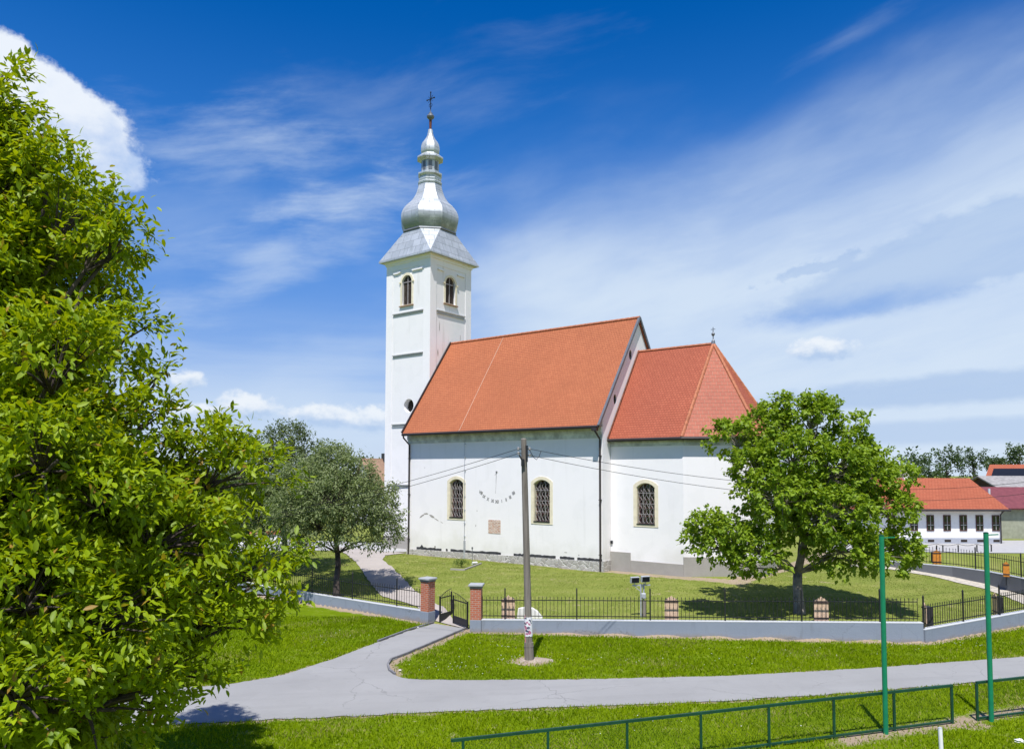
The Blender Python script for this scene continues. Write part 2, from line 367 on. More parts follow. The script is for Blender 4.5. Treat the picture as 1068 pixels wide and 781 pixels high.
# ------------------------------------------------------------------ mesh builder
def autouv(me):
    if not me.uv_layers: me.uv_layers.new(name='UVMap')
    uv = me.uv_layers[0].data
    for p in me.polygons:
        n = p.normal
        u = Vector((-n.y, n.x, 0)) if abs(n.z) < .98 else Vector((1, 0, 0))
        u.normalize(); v = n.cross(u)
        for li in p.loop_indices:
            co = me.vertices[me.loops[li].vertex_index].co
            uv[li].uv = (co.dot(u), co.dot(v))
class MB:
    def __init__(s): s.v = []; s.f = []
    def add(s, vs, fs):
        b = len(s.v); s.v += [tuple(x) for x in vs]; s.f += [tuple(i+b for i in f) for f in fs]; return s
    def box(s, a, b, mtx=None):
        x0, y0, z0 = a; x1, y1, z1 = b
        v = [Vector(p) for p in ((x0, y0, z0), (x1, y0, z0), (x1, y1, z0), (x0, y1, z0), (x0, y0, z1), (x1, y0, z1), (x1, y1, z1), (x0, y1, z1))]
        if mtx: v = [mtx @ p for p in v]
        return s.add(v, [(3, 2, 1, 0), (4, 5, 6, 7), (0, 1, 5, 4), (1, 2, 6, 5), (2, 3, 7, 6), (3, 0, 4, 7)])
    def bar(s, p, q, w, h=None, up=Vector((0, 0, 1))):      # box beam from p to q
        p, q = Vector(p), Vector(q); h = h or w; d = (q-p).normalized()
        a = d.cross(up)
        if a.length < 1e-4: a = d.cross(Vector((1, 0, 0)))
        a.normalize(); b = a.cross(d); a *= w/2; b *= h/2
        return s.add([p-a-b, p+a-b, p+a+b, p-a+b, q-a-b, q+a-b, q+a+b, q-a+b], [(3, 2, 1, 0), (4, 5, 6, 7), (0, 1, 5, 4), (1, 2, 6, 5), (2, 3, 7, 6), (3, 0, 4, 7)])
    def tube(s, pts, rad, n=8, cap=True):
        pts = [Vector(p) for p in pts]
        if not hasattr(rad, '__len__'): rad = [rad]*len(pts)
        rings = []; prev = None
        for i, p in enumerate(pts):
            d = (pts[min(i+1, len(pts)-1)]-pts[max(i-1, 0)])
            d = d.normalized() if d.length > 1e-9 else Vector((0, 0, 1))
            if prev is None: a = d.cross(Vector((0, 0, 1))) if abs(d.z) < .9 else d.cross(Vector((1, 0, 0)))
            else: a = prev-d*prev.dot(d)
            a.normalize(); prev = a; b = d.cross(a)
            rings.append([p+(a*math.cos(t)+b*math.sin(t))*rad[i] for t in [2*math.pi*k/n for k in range(n)]])
        v = [x for r in rings for x in r]; f = []
        for i in range(len(pts)-1):
            for k in range(n):
                k2 = (k+1) % n; f.append((i*n+k, i*n+k2, (i+1)*n+k2, (i+1)*n+k))
        if cap: f.append(tuple(range(n-1, -1, -1))); f.append(tuple((len(pts)-1)*n+k for k in range(n)))
        return s.add(v, f)
    def lathe(s, prof, n=8, c=(0, 0), rot=0., cap=True):     # prof: (r,z)
        v = []; f = []
        for r, z in prof:
            for k in range(n):
                t = 2*math.pi*k/n+rot; v.append((c[0]+r*math.cos(t), c[1]+r*math.sin(t), z))
        for i in range(len(prof)-1):
            for k in range(n):
                k2 = (k+1) % n; f.append((i*n+k, i*n+k2, (i+1)*n+k2, (i+1)*n+k))
        if cap: f.append(tuple(range(n-1, -1, -1))); f.append(tuple((len(prof)-1)*n+k for k in range(n)))
        return s.add(v, f)
    def prism(s, poly, z0, z1, mtx=None):                    # poly CCW in xy
        n = len(poly); v = [Vector((x, y, z0)) for x, y in poly]+[Vector((x, y, z1)) for x, y in poly]
        if mtx: v = [mtx @ p for p in v]
        return s.add(v, [tuple(range(n-1, -1, -1)), tuple(range(n, 2*n))]+[(k, (k+1) % n, n+(k+1) % n, n+k) for k in range(n)])
    def slab(s, pts, th):                                    # planar polygon given thickness below its normal
        pts = [Vector(p) for p in pts]; nrm = (pts[1]-pts[0]).cross(pts[2]-pts[0]).normalized()
        n = len(pts); lo = [p-nrm*th for p in pts]
        return s.add(pts+lo, [tuple(range(n)), tuple(range(2*n-1, n-1, -1))]+[(k, n+k, n+(k+1) % n, (k+1) % n) for k in range(n)])
    def build(s, name, m, parent=None, smooth=False, bevel=0., uv=True):
        me = bpy.data.meshes.new(name); me.from_pydata(s.v, [], s.f); me.update()
        if bevel:
            b = bmesh.new(); b.from_mesh(me)
            bmesh.ops.bevel(b, geom=[e for e in b.edges if e.is_manifold and e.calc_face_angle(0) > .6], offset=bevel, segments=1, affect='EDGES', clamp_overlap=True)
            b.to_mesh(me); b.free()
        if uv: autouv(me)
        if smooth:
            for p in me.polygons: p.use_smooth = True
        me.materials.append(m); o = bpy.data.objects.new(name, me); col.objects.link(o)
        if parent: o.parent = parent
        return o
def tag(o, label=None, cat=None, group=None, kind=None):
    if label: o['label'] = label
    if cat: o['category'] = cat
    if group: o['group'] = group
    if kind: o['kind'] = kind
    return o
def empty(name, loc, rz=0., label=None, cat=None, group=None):
    o = bpy.data.objects.new(name, None); col.objects.link(o); o.location = loc; o.rotation_euler = (0, 0, rz)
    o.empty_display_size = .2
    return tag(o, label, cat, group)
def copy_tree(o, parent=None):
    c_ = o.copy(); col.objects.link(c_)
    if parent: c_.parent = parent
    for ch in list(o.children): copy_tree(ch, c_)
    return c_
def arch(x0, x1, z0, z1, rise, n=10):                        # outline in (x,z), CCW seen from -y
    pts = [(x0, z0), (x1, z0)]; w = (x1-x0)/2; cx = (x0+x1)/2
    rr = (w*w+rise*rise)/(2*rise); zc = z1-rr; a = math.asin(min(1, w/rr))
    if rise > w*.98: a = math.pi/2
    for k in range(n+1):
        t = a-2*a*k/n; pts.append((cx+rr*math.sin(t), zc+rr*math.cos(t)))
    return pts
XZ = Matrix(((1, 0, 0, 0), (0, 0, 1, 0), (0, 1, 0, 0), (0, 0, 0, 1)))   # (x,y,h)->(x,h,y)
def facade(face):    # face = (origin xy, yaw): local x along wall, local y outwards(-), z up
    (ox, oy), yaw = face
    return Matrix.Translation((ox, oy, 0)) @ Matrix.Rotation(yaw, 4, 'Z')
def prism_xz(mb, poly, y0, y1, mtx):
    n = len(poly)
    v = [mtx @ Vector((x, y0, z)) for x, z in poly]+[mtx @ Vector((x, y1, z)) for x, z in poly]
    mb.add(v, [tuple(range(n)), tuple(range(2*n-1, n-1, -1))]+[((k+1) % n, k, n+k, n+(k+1) % n) for k in range(n)])
def ring_xz(mb, po, pi, y0, y1, mtx):                        # frame between outer and inner outline
    n = len(po)
    v = [mtx @ Vector((x, y, z)) for pl, y in ((po, y0), (pi, y0), (po, y1), (pi, y1)) for x, z in pl]
    f = []
    for k in range(n):
        j = (k+1) % n
        f += [(k, j, n+j, n+k), (2*n+j, 2*n+k, 3*n+k, 3*n+j), (j, k, 2*n+k, 2*n+j), (n+k, n+j, 3*n+j, 3*n+k)]
    mb.add(v, f)
def cut(ob, cutters):
    mods = []
    for cobj in cutters:
        md = ob.modifiers.new('b', 'BOOLEAN'); md.operation = 'DIFFERENCE'; md.object = cobj; md.solver = 'EXACT'; mods.append(md)
    dg = bpy.context.evaluated_depsgraph_get(); dg.update()
    me = bpy.data.meshes.new_from_object(ob.evaluated_get(dg))
    ob.modifiers.clear(); old = ob.data; ob.data = me; bpy.data.meshes.remove(old)
    for cobj in cutters: bpy.data.objects.remove(cobj)
    autouv(me)

# ------------------------------------------------------------------ terrain
WALL_L = [(-32., 53.97), (-12.49, 39.69), (-3.63, 33.2)]
WALL_F = [(-1.53, 31.42), (15.95, 29.49)]
WALL_R = [(15.95, 29.49), (22.36, 33.1), (34., 39.7)]
BND = WALL_L+WALL_F+WALL_R[1:]
W2 = [G(900, 589, .95), G(930, 592, .95), G(994.6, 598, .95), G(1030, 603, .95), G(1068, 611, .95), G(1110, 622, .95)]
W2 = [(p.x, p.y) for p in W2]
ANG = .9169; CA = Vector((5.1256, 42.4275, 0))
CE = Vector((math.sin(ANG), -math.cos(ANG), 0)); CN = Vector((math.cos(ANG), math.sin(ANG), 0))
def sdist(x, y, line):                   # signed distance to a polyline (left to right): + behind it
    best = None
    for (x0, y0), (x1, y1) in zip(line[:-1], line[1:]):
        dx, dy = x1-x0, y1-y0; L2 = dx*dx+dy*dy
        t = np.clip(((x-x0)*dx+(y-y0)*dy)/L2, 0, 1)
        ex, ey = x-(x0+t*dx), y-(y0+t*dy); d = np.hypot(ex, ey); s = np.sign(dx*(y-y0)-dy*(x-x0)); s = np.where(s == 0, 1, s)
        if best is None: best, sg = d, s
        else:
            m = d < best-1e-6; best = np.where(m, d, best); sg = np.where(m, s, sg)
    return best*sg
def sm(t): t = np.clip(t, 0, 1); return t*t*(3-2*t)
def height(x, y):
    x, y = np.asarray(x, float), np.asarray(y, float)
    d = sdist(x, y, BND)
    gate = np.exp(-(((x+2.6)**2+(y-32.5)**2)/2.2**2))
    w = .3+2.6*gate
    base = np.where(x > 15.9, .46, .42+.24*np.clip((x+1.5)/17.5, 0, 1))
    lvl = 1.04-base
    hi = base*sm((d+.12*(1-gate))/w)+lvl*sm((d-.6)/np.where(x > 13, 12., 8.5))
    d2 = sdist(x, y, W2)
    east = sm((x-19)/3)
    hi = hi+.28*sm((d2-.05)/.35)*east*(d > 0)
    und = .05*np.sin(x*.31+1)*np.sin(y*.27)+.025*np.sin(x*.9)*np.cos(y*.7)
    near = sm((y-14)/10)
    return hi*(d > -1)+und*sm((d-1)/6)*sm((70-y)/20)*.8
def H(x, y): return float(height(np.array([x]), np.array([y]))[0])

# road outline and yard path, as world coordinates of the photographed edges
def line(pts, z=0.): return [(G(px, py, z).x, G(px, py, z).y) for px, py in pts]
road_top = line([(1068, 685), (900, 697.5), (760, 705), (600, 709), (470, 709.5), (425, 708.5), (411, 704), (405, 695), (408, 689), (425, 682.5), (445, 674), (487, 656)])
road_bot = line([(1068, 707), (900, 722), (760, 731), (600, 737), (470, 742), (369, 747), (273, 751), (240, 753), (150, 758), (-60, 770)])
road_left = line([(452, 650.5), (425, 658.5), (394, 670), (343, 689), (291, 705), (240, 714), (150, 720), (-60, 726)])
ext = (Vector(road_top[0])-Vector(road_top[1])).normalized()*60
r0 = [(road_top[0][0]+ext.x, road_top[0][1]+ext.y*1.0)]+road_top
b0 = [(road_bot[0][0]+ext.x, road_bot[0][1]+ext.y)]+road_bot
road_poly = b0[::-1]+r0+road_left                            # goes round the road
def densify(pts, step, jit, rnd):
    out = []
    for (x0, y0), (x1, y1) in zip(pts[:-1], pts[1:]):
        n = max(1, int(math.hypot(x1-x0, y1-y0)/step))
        for k in range(n):
            t = k/n; out.append((x0+(x1-x0)*t+rnd.uniform(-jit, jit), y0+(y1-y0)*t+rnd.uniform(-jit, jit)))
    out.append(pts[-1]); return out
def inpoly(x, y, poly):
    r = np.zeros(x.shape, bool); n = len(poly)
    for i in range(n):
        x0, y0 = poly[i]; x1, y1 = poly[(i+1) % n]
        if y0 == y1: continue
        c_ = ((y0 > y) != (y1 > y)) & (x < (x1-x0)*(y-y0)/(y1-y0)+x0); r ^= c_
    return r
yp_l = [(G(a, b, z).x, G(a, b, z).y) for a, b, z in ((455, 648, .02), (449, 640, .35), (430, 628, .55), (399, 617, .7), (385, 603, .85), (371, 586, 1.), (360, 577, 1.04), (345, 570, 1.04))]
yp_r = [(G(a, b, z).x, G(a, b, z).y) for a, b, z in ((489, 656.5, .02), (487, 646, .35), (468, 632, .6), (437, 614, .8), (415, 596, .98), (399, 584, 1.03), (402, 579, 1.04), (424, 576, 1.04))]
yp_poly = yp_l+yp_r[::-1]
wp_a = [(G(a, b, .93).x, G(a, b, .93).y) for a, b in ((880, 592), (930, 594.5), (975, 599), (1020, 606), (1045, 612), (1066, 619), (1110, 632))]

def axis(lo, hi, d, far, grow=1.22):
    a = list(np.arange(lo, hi+d/2, d)); s = d
    r = [a[-1]]
    while r[-1] < far: s *= grow; r.append(r[-1]+s)
    s = d; l = [a[0]]
    while l[-1] > -far: s *= grow; l.append(l[-1]-s)
    return np.array(l[:0:-1]+a+r[1:])
gx = axis(-20, 32, .22, 3500); gy = axis(11, 56, .22, 3500)
XX, YY = np.meshgrid(gx, gy); nx, ny = len(gx), len(gy)
ZZ = height(XX, YY)
verts = np.stack([XX.ravel(), YY.ravel(), ZZ.ravel()], 1)
ii = np.arange(ny-1)[:, None]*nx+np.arange(nx-1)[None]
faces = np.stack([ii, ii+1, ii+1+nx, ii+nx], -1).reshape(-1, 4)
def np_mesh(name, verts, faces, mats, attrs=None, smooth=False):
    me = bpy.data.meshes.new(name); k = faces.shape[1]
    me.vertices.add(len(verts)); me.vertices.foreach_set('co', np.ascontiguousarray(verts, np.float32).ravel())
    me.loops.add(faces.size); me.loops.foreach_set('vertex_index', faces.astype(np.int32).ravel())
    me.polygons.add(len(faces)); me.polygons.foreach_set('loop_start', np.arange(0, faces.size, k, dtype=np.int32))
    me.polygons.foreach_set('use_smooth', np.full(len(faces), smooth))
    for n_, a in (attrs or {}).items():
        at = me.attributes.new(n_, 'FLOAT', 'POINT'); at.data.foreach_set('value', np.ascontiguousarray(a, np.float32).ravel())
    me.update(calc_edges=True); me.materials.append(mats); return me
D = sdist(XX, YY, BND)
def near(poly, x, y, closed=True):
    p = list(poly)+([poly[0]] if closed else [])
    return np.abs(sdist(x, y, p))
droad = near(road_poly, XX, YY)
dirt = np.zeros(XX.shape)
dirt = np.maximum(dirt, .80*np.exp(-(np.clip(-D-.12, 0, 9)/.50)**2)*(D < 0))            # soil strip along the foot of the wall
dirt = np.maximum(dirt, .66*np.exp(-(droad/.24)**2))
dirt = np.maximum(dirt, .34+.0*XX)
jl = near(line([(412, 704), (405, 695), (412, 688), (440, 676), (487, 657)]), XX, YY, False)
dirt = np.maximum(dirt, .78*np.exp(-(jl/.45)**2))
dirt = np.maximum(dirt, .55*np.exp(-(near(line([(447, 652), (394, 671), (343, 690)]), XX, YY, False)/.3)**2))
pb = Vector((.66, 26.45)); dirt = np.maximum(dirt, .95*np.exp(-(((XX-pb.x)/.85)**2+((YY-pb.y)/.75)**2)**1.5))
# church foot
lx = (XX-CA.x)*CE.x+(YY-CA.y)*CE.y; ly = (XX-CA.x)*CN.x+(YY-CA.y)*CN.y
dch = np.maximum(np.maximum(-15.5-lx, lx-7.9), -(ly-.0))
dirt = np.maximum(dirt, .62*np.exp(-(np.clip(dch, 0, 9)/.35)**2)*(dch > -1)*(dch < 2))
# worn earth under the railing near the poles
dirt = np.maximum(dirt, .66*np.exp(-(near([(8.2, 18.75), (13.6, 20.9), (20, 23.6)], XX, YY, False)/.55)**2))
dirt = np.maximum(dirt, .75*np.exp(-(((XX-11.9)/.8)**2+((YY-19.9)/.5)**2)))
dirt = np.maximum(dirt, .50*np.exp(-(((XX-9.5)/2.0)**2+((YY-17.7)/.6)**2)))
dw = near(wp_a, XX, YY, False)
mow = (D > 0)*1.
g_me = np_mesh('ground', verts, faces, M['ground'], {'dirt': dirt, 'mow': mow}, True)
g_ob = bpy.data.objects.new('ground', g_me); col.objects.link(g_ob); tag(g_ob, kind='structure')

def sheet(name, poly, m, dz, grid=.5, follow=True):
    """flat polygon cut into cells that follow the ground, lying dz above it"""
    ov, _, of, *_r = delaunay_2d_cdt([Vector(p) for p in poly], [], [list(range(len(poly)))], 1, 1e-4)
    b = bmesh.new(); vs_ = [b.verts.new((p.x, p.y, 0)) for p in ov]
    for fc in of: b.faces.new([vs_[i] for i in fc])
    if follow:
        xs = [p[0] for p in poly]; ys = [p[1] for p in poly]
        for ax, lo, hi in ((0, min(xs), max(xs)), (1, min(ys), max(ys))):
            t = lo+grid
            while t < hi:
                co = [0, 0, 0]; no = [0, 0, 0]; co[ax] = t; no[ax] = 1
                bmesh.ops.bisect_plane(b, geom=b.verts[:]+b.edges[:]+b.faces[:], plane_co=co, plane_no=no); t += grid
    bmesh.ops.recalc_face_normals(b, faces=b.faces[:])
    if sum(f.normal.z for f in b.faces) < 0: bmesh.ops.reverse_faces(b, faces=b.faces[:])
    arr = np.array([v.co[:2] for v in b.verts])
    hz = height(arr[:, 0], arr[:, 1]) if follow else np.zeros(len(arr))
    for v, z in zip(b.verts, hz): v.co.z = z+dz
    me = bpy.data.meshes.new(name); b.to_mesh(me); b.free(); me.materials.append(m); autouv(me)
    o = bpy.data.objects.new(name, me); col.objects.link(o); return tag(o, kind='structure')
rnd = random.Random(3)
jr = densify(b0[::-1], .22, .06, rnd)+densify(r0, .22, .045, rnd)+densify(road_left, .22, .05, rnd)
sheet('road', jr, M['road'], .022, follow=False)
sheet('churchyard_path', densify(yp_l, .4, .05, rnd)+densify(yp_r[::-1], .4, .05, rnd), M['path'], .035, .3)
w2in = [(x-.16, y-.16) for x, y in W2]
sheet('gravel_path', densify(wp_a, .4, .08, rnd)+[W2[5], W2[4], W2[3], W2[2], W2[1], W2[0]], M['gravel'], .03, .3)
# thin dark edging along the branch path
mb = MB()
for ln in (line([(412, 704), (406, 699.5), (404.5, 694), (408, 688.5), (425, 682), (445, 673.5), (487, 655.5)]), line([(452, 650), (425, 658), (394, 669.5)])):
    for p, q in zip(ln[:-1], ln[1:]): mb.bar((*p, .035), (*q, .035), .07, .1)
tag(mb.build('path_kerb', M['kerb']), kind='structure')
# street in front of the white house, and the lane at the left behind the trees
fr = [G(860, 575.5, 1.3), G(1068, 576.5, 1.3), G(1200, 578, 1.3), G(1200, 562.5, 1.3), G(1060, 564, 1.3), G(860, 564.5, 1.3)]
sheet('street', [(p.x, p.y) for p in fr], M['farroad'], .03, 3.)
fl = [G(150, 578, 1.04), G(300, 574, 1.04), G(425, 575, 1.04), G(425, 567, 1.04), G(300, 563, 1.04), G(100, 563, 1.04)]
sheet('lane', [(p.x, p.y) for p in fl], M['farroad'], .03, 3.)

# ------------------------------------------------------------------ low walls and iron fences
def wall_run(pts, tops, bots, th, name, label, m=None, capm=None):
    rt = empty(name, (pts[0][0], pts[0][1], 0), 0, label, 'wall')
    mb = MB(); cp = MB(); o = Vector((pts[0][0], pts[0][1], 0)); n = len(pts)
    nv = []
    for i in range(n):
        a = Vector(pts[max(i-1, 0)]); b = Vector(pts[min(i+1, n-1)]); d = (b-a).normalized(); nv.append(Vector((-d.y, d.x))*th/2)
    def quadrun(mb, tz, bz, k):
        v = []; f = []
        for i in range(n):
            p = Vector(pts[i]); l, r = p+nv[i]*k, p-nv[i]*k
            v += [Vector((r.x, r.y, bz[i]))-o, Vector((l.x, l.y, bz[i]))-o, Vector((l.x, l.y, tz[i]))-o, Vector((r.x, r.y, tz[i]))-o]
        for i in range(n-1):
            a = i*4; b = a+4
            f += [(a, b, b+3, a+3), (a+3, b+3, b+2, a+2), (a+2, b+2, b+1, a+1), (a+1, b+1, b, a)]
        f += [(0, 3, 2, 1), tuple(4*(n-1)+k_ for k_ in (0, 1, 2, 3))]
        mb.add(v, f)
    quadrun(mb, [t-.03 for t in tops], bots, 1.); quadrun(cp, tops, [t-.03 for t in tops], 1.04)
    mb.build('wall_body', m or M['render_grey'], rt); cp.build('wall_top', capm or M['wall_cap'], rt)
    return rt
wall_run(WALL_F, [.50, .79], [-.3, -.3], .26, 'low_wall', 'long low grey rendered wall right of the brick gate, with iron fence on top')
wall_run(WALL_R, [.53, .59, .75], [-.3]*3, .26, 'low_wall', 'low grey wall running back to the right edge beyond the corner post')
wall_run(WALL_L, [.95, .56, .50], [-.3]*3, .26, 'low_wall', 'low grey wall left of the gate running back behind the foreground tree')
W2H = [H(x-.3, y-.3) for x, y in W2]
w2t = [1.36]*6
wall_run(W2, w2t, [.6]*6, .26, 'low_wall', 'far low dark grey wall behind the churchyard lawn, carrying the litter bins\' fence', M['asph_wall'])

def fence_run(pts, tops, name, label, bar_h=.92, post_h=1.22, sp=.155, every=19, off=0., dirx=1):
    rt = empty(name, (pts[0][0], pts[0][1], tops[0]), 0, label, 'fence')
    o = Vector((pts[0][0], pts[0][1], tops[0])); bars = MB(); rails = MB()
    k = 0
    for i in range(len(pts)-1):
        a = Vector((*pts[i], tops[i])); b = Vector((*pts[i+1], tops[i+1])); L = (b-a).length; n = int(L/sp); d = (b-a)
        for z in (.14, .78):
            rails.bar(a-o+Vector((0, 0, z)), b-o+Vector((0, 0, z)), .028, .032)
        for j in range(n+(i == len(pts)-2)):
            p = a+d*(j/n)-o
            if k % every == off or (i == 0 and j == 0) and off == 0:
                pm = MB(); pm.bar(p, p+Vector((0, 0, post_h)), .05); pm.lathe([(.028, post_h), (.03, post_h+.03), (.001, post_h+.07)], 6, (p.x, p.y)) if False else None
                pm.add([(p.x-.03, p.y-.03, p.z+post_h), (p.x+.03, p.y-.03, p.z+post_h), (p.x+.03, p.y+.03, p.z+post_h), (p.x-.03, p.y+.03, p.z+post_h), (p.x, p.y, p.z+post_h+.09)], [(0, 1, 4), (1, 2, 4), (2, 3, 4), (3, 0, 4)])
                pm.build('post', M['iron'], rt, uv=False)
            else:
                bars.bar(p+Vector((0, 0, .05)), p+Vector((0, 0, bar_h-.05)), .017)
                q = p+Vector((0, 0, bar_h-.05)); s = .017
                bars.add([(q.x-s, q.y-s, q.z), (q.x+s, q.y-s, q.z), (q.x+s, q.y+s, q.z), (q.x-s, q.y+s, q.z), (q.x, q.y, q.z+.08)], [(0, 1, 4), (1, 2, 4), (2, 3, 4), (3, 0, 4), (3, 2, 1, 0)])
            k += 1
    bars.build('bars', M['iron'], rt, uv=False); rails.build('rail', M['iron'], rt, uv=False)
    return rt
fence_run([(-1.2, 31.38), (15.8, 29.51)], [.505, .787], 'iron_fence', 'black iron bar fence on the wall between brick gate pillar and corner', off=6)
fence_run([(16.05, 29.55), (22.36, 33.1), (34., 39.7)], [.53, .59, .75], 'iron_fence', 'black iron bar fence on the wall at the right edge', off=0, every=17)
fence_run([(-3.95, 33.43), (-12.49, 39.69), (-32., 53.97)], [.50, .56, .95], 'iron_fence', 'black iron bar fence left of the gate, under the grey leaved tree', off=10)
fence_run([(W2[1][0], W2[1][1])]+W2[2:], w2t[:5], 'iron_fence', 'far iron bar fence behind the churchyard lawn with orange litter bins', off=8, sp=.17, bar_h=1.0, post_h=1.15)

# brick gate pillars
def pillar(x, y, rz, label):
    rt = empty('brick_pillar', (x, y, 0), rz, label, 'pillar', 'brick pillars of the gate')
    MB().box((-.235, -.235, -.2), (.235, .235, .49)).build('base', M['render_grey'], rt, bevel=.01)
    MB().box((-.225, -.225, .49), (.225, .225, 1.78)).build('shaft', M['brick'], rt, bevel=.008)
    MB().box((-.25, -.25, 1.78), (.25, .25, 1.86)).build('collar', M['kerb'], rt, bevel=.008)
    MB().box((-.30, -.30, 1.86), (.30, .30, 1.95)).build('cap', M['cap'], rt, bevel=.02)
pillar(-1.46, 31.42, R(-6), 'red brick gate pillar with pale cap, right one, beside the fence')
pillar(-3.68, 33.24, R(-36), 'red brick gate pillar with pale cap, left one, taller looking and behind the left gate wing')
def gate_leaf(hx, hy, fx, fy, label):
    L = math.hypot(fx-hx, fy-hy); rt = empty('gate_leaf', (hx, hy, .04), math.atan2(fy-hy, fx-hx), label, 'gate', 'iron gate wings')
    fr = MB(); fr.box((0, -.03, .03), (.06, .03, 1.12)); fr.box((L-.05, -.025, .03), (L, .025, 1.22)); fr.box((.06, -.02, 1.02), (L-.05, .02, 1.06))
    fr.box((.06, -.02, .06), (L-.05, .02, .10)); fr.build('frame', M['iron'], rt)
    MB().box((.062, -.012, .10), (L-.052, .012, .36)).build('kick_panel', M['binbody'], rt)
    b = MB(); n = int((L-.1)/.15)
    for k in range(1, n+1):
        x = .06+(L-.11)*k/(n+1); top = 1.08+.22*math.sin(math.pi*.5*min(1, x/L)); b.bar((x, 0, .36), (x, 0, top), .011)
    b.tube([(.06+(L-.08)*k/10, 0, 1.10+.24*math.sin(math.pi*.5*k/10)) for k in range(11)], .014, 6)
    b.build('bars', M['iron'], rt)
    MB().box((L-.03, -.05, .62), (L+.05, .05, .86)).build('lock_box', M['binbody'], rt)
a = G(455.5, 650); b = G(471, 646); gate_leaf(a.x+.12, a.y+.05, b.x, b.y, 'dark iron gate wing hinged on the left brick pillar')
a = G(488.5, 656.5); b = G(472.5, 651); gate_leaf(a.x-.03, a.y, b.x, b.y, 'dark iron gate wing hinged on the right brick pillar')

# ------------------------------------------------------------------ church
church = empty('church', CA, ANG-math.pi/2, 'white village church with orange tiled roofs and a tall tower with silver onion spire', 'church')
BZ = 0.6
NW, ND, NE_, NR = -15.47, 8.64, 9.02, 16.0         # west end, depth, wall top, ridge of the roof
OH = .60; slope = (16.148-9.2345)/(4.32+OH)
def cutter(poly, y0, y1, mtx, parent=None):
    mb = MB(); prism_xz(mb, poly, y0, y1, mtx); o = mb.build('cutter', M['plaster'])
    b = bmesh.new(); b.from_mesh(o.data); bmesh.ops.recalc_face_normals(b, faces=b.faces[:]); b.to_mesh(o.data); b.free(); return o
FS = facade(((0, 0), 0)); FC = facade(((0, .88), 0)); FT = facade(((0, 2.107), 0)); FE = facade(((-15.54, 0), math.pi/2))
FG = facade(((0, 0), math.pi/2))
# nave
wins = [(-11.62, -10.42, 3.62, 6.16, FS, 0), (-4.80, -3.60, 3.62, 6.16, FS, 0), (1.66, 2.80, 3.70, 6.02, FC, 1)]
WT = 9.2345+slope*OH-.25
prof = [(0, BZ), (ND, BZ), (ND, WT), (ND/2, WT+slope*ND/2), (0, WT)]
mb = MB(); n = len(prof)
mb.add([(NW, y, z) for y, z in prof]+[(0, y, z) for y, z in prof], [tuple(range(n)), tuple(range(2*n-1, n-1, -1))]+[((k+1) % n, k, n+k, n+(k+1) % n) for k in range(n)])
nave = mb.build('nave_wall', M['plaster'], church)
def fixn(o):
    b = bmesh.new(); b.from_mesh(o.data); bmesh.ops.recalc_face_normals(b, faces=b.faces[:]); b.to_mesh(o.data); b.free()
fixn(nave)
cs = [cutter(arch(a, b_, c_, d, .26), -.3, .42, FS) for a, b_, c_, d, F, k in wins[:2]]
def circ(cx, cz, r, n=20): return [(cx+r*math.cos(2*math.pi*k/n), cz+r*math.sin(2*math.pi*k/n)) for k in range(n)]
cs += [cutter([(3.33+math.cos(t)*.17, 13.70+math.sin(t)*.30) for t in [2*math.pi*k/14 for k in range(14)]], -.5, .3, FG),
       cutter([(1.44+math.cos(t)*.17, 10.85+math.sin(t)*.30) for t in [2*math.pi*k/14 for k in range(14)]], -.5, .3, FG),
       cutter([(7.10+math.cos(t)*.17, 10.85+math.sin(t)*.30) for t in [2*math.pi*k/14 for k in range(14)]], -.5, .3, FG)]
for cc_ in cs: cc_.parent = None
nave.parent = None; cut(nave, cs); nave.parent = church
for (yy, zz) in ((3.33, 13.70), (1.44, 10.85), (7.10, 10.85)):
    w = MB(); prism_xz(w, [(yy+math.cos(t)*.166, zz+math.sin(t)*.296) for t in [2*math.pi*k/14 for k in range(14)]], .05, .07, FG); w.build('attic_opening', M['darkin'], church)
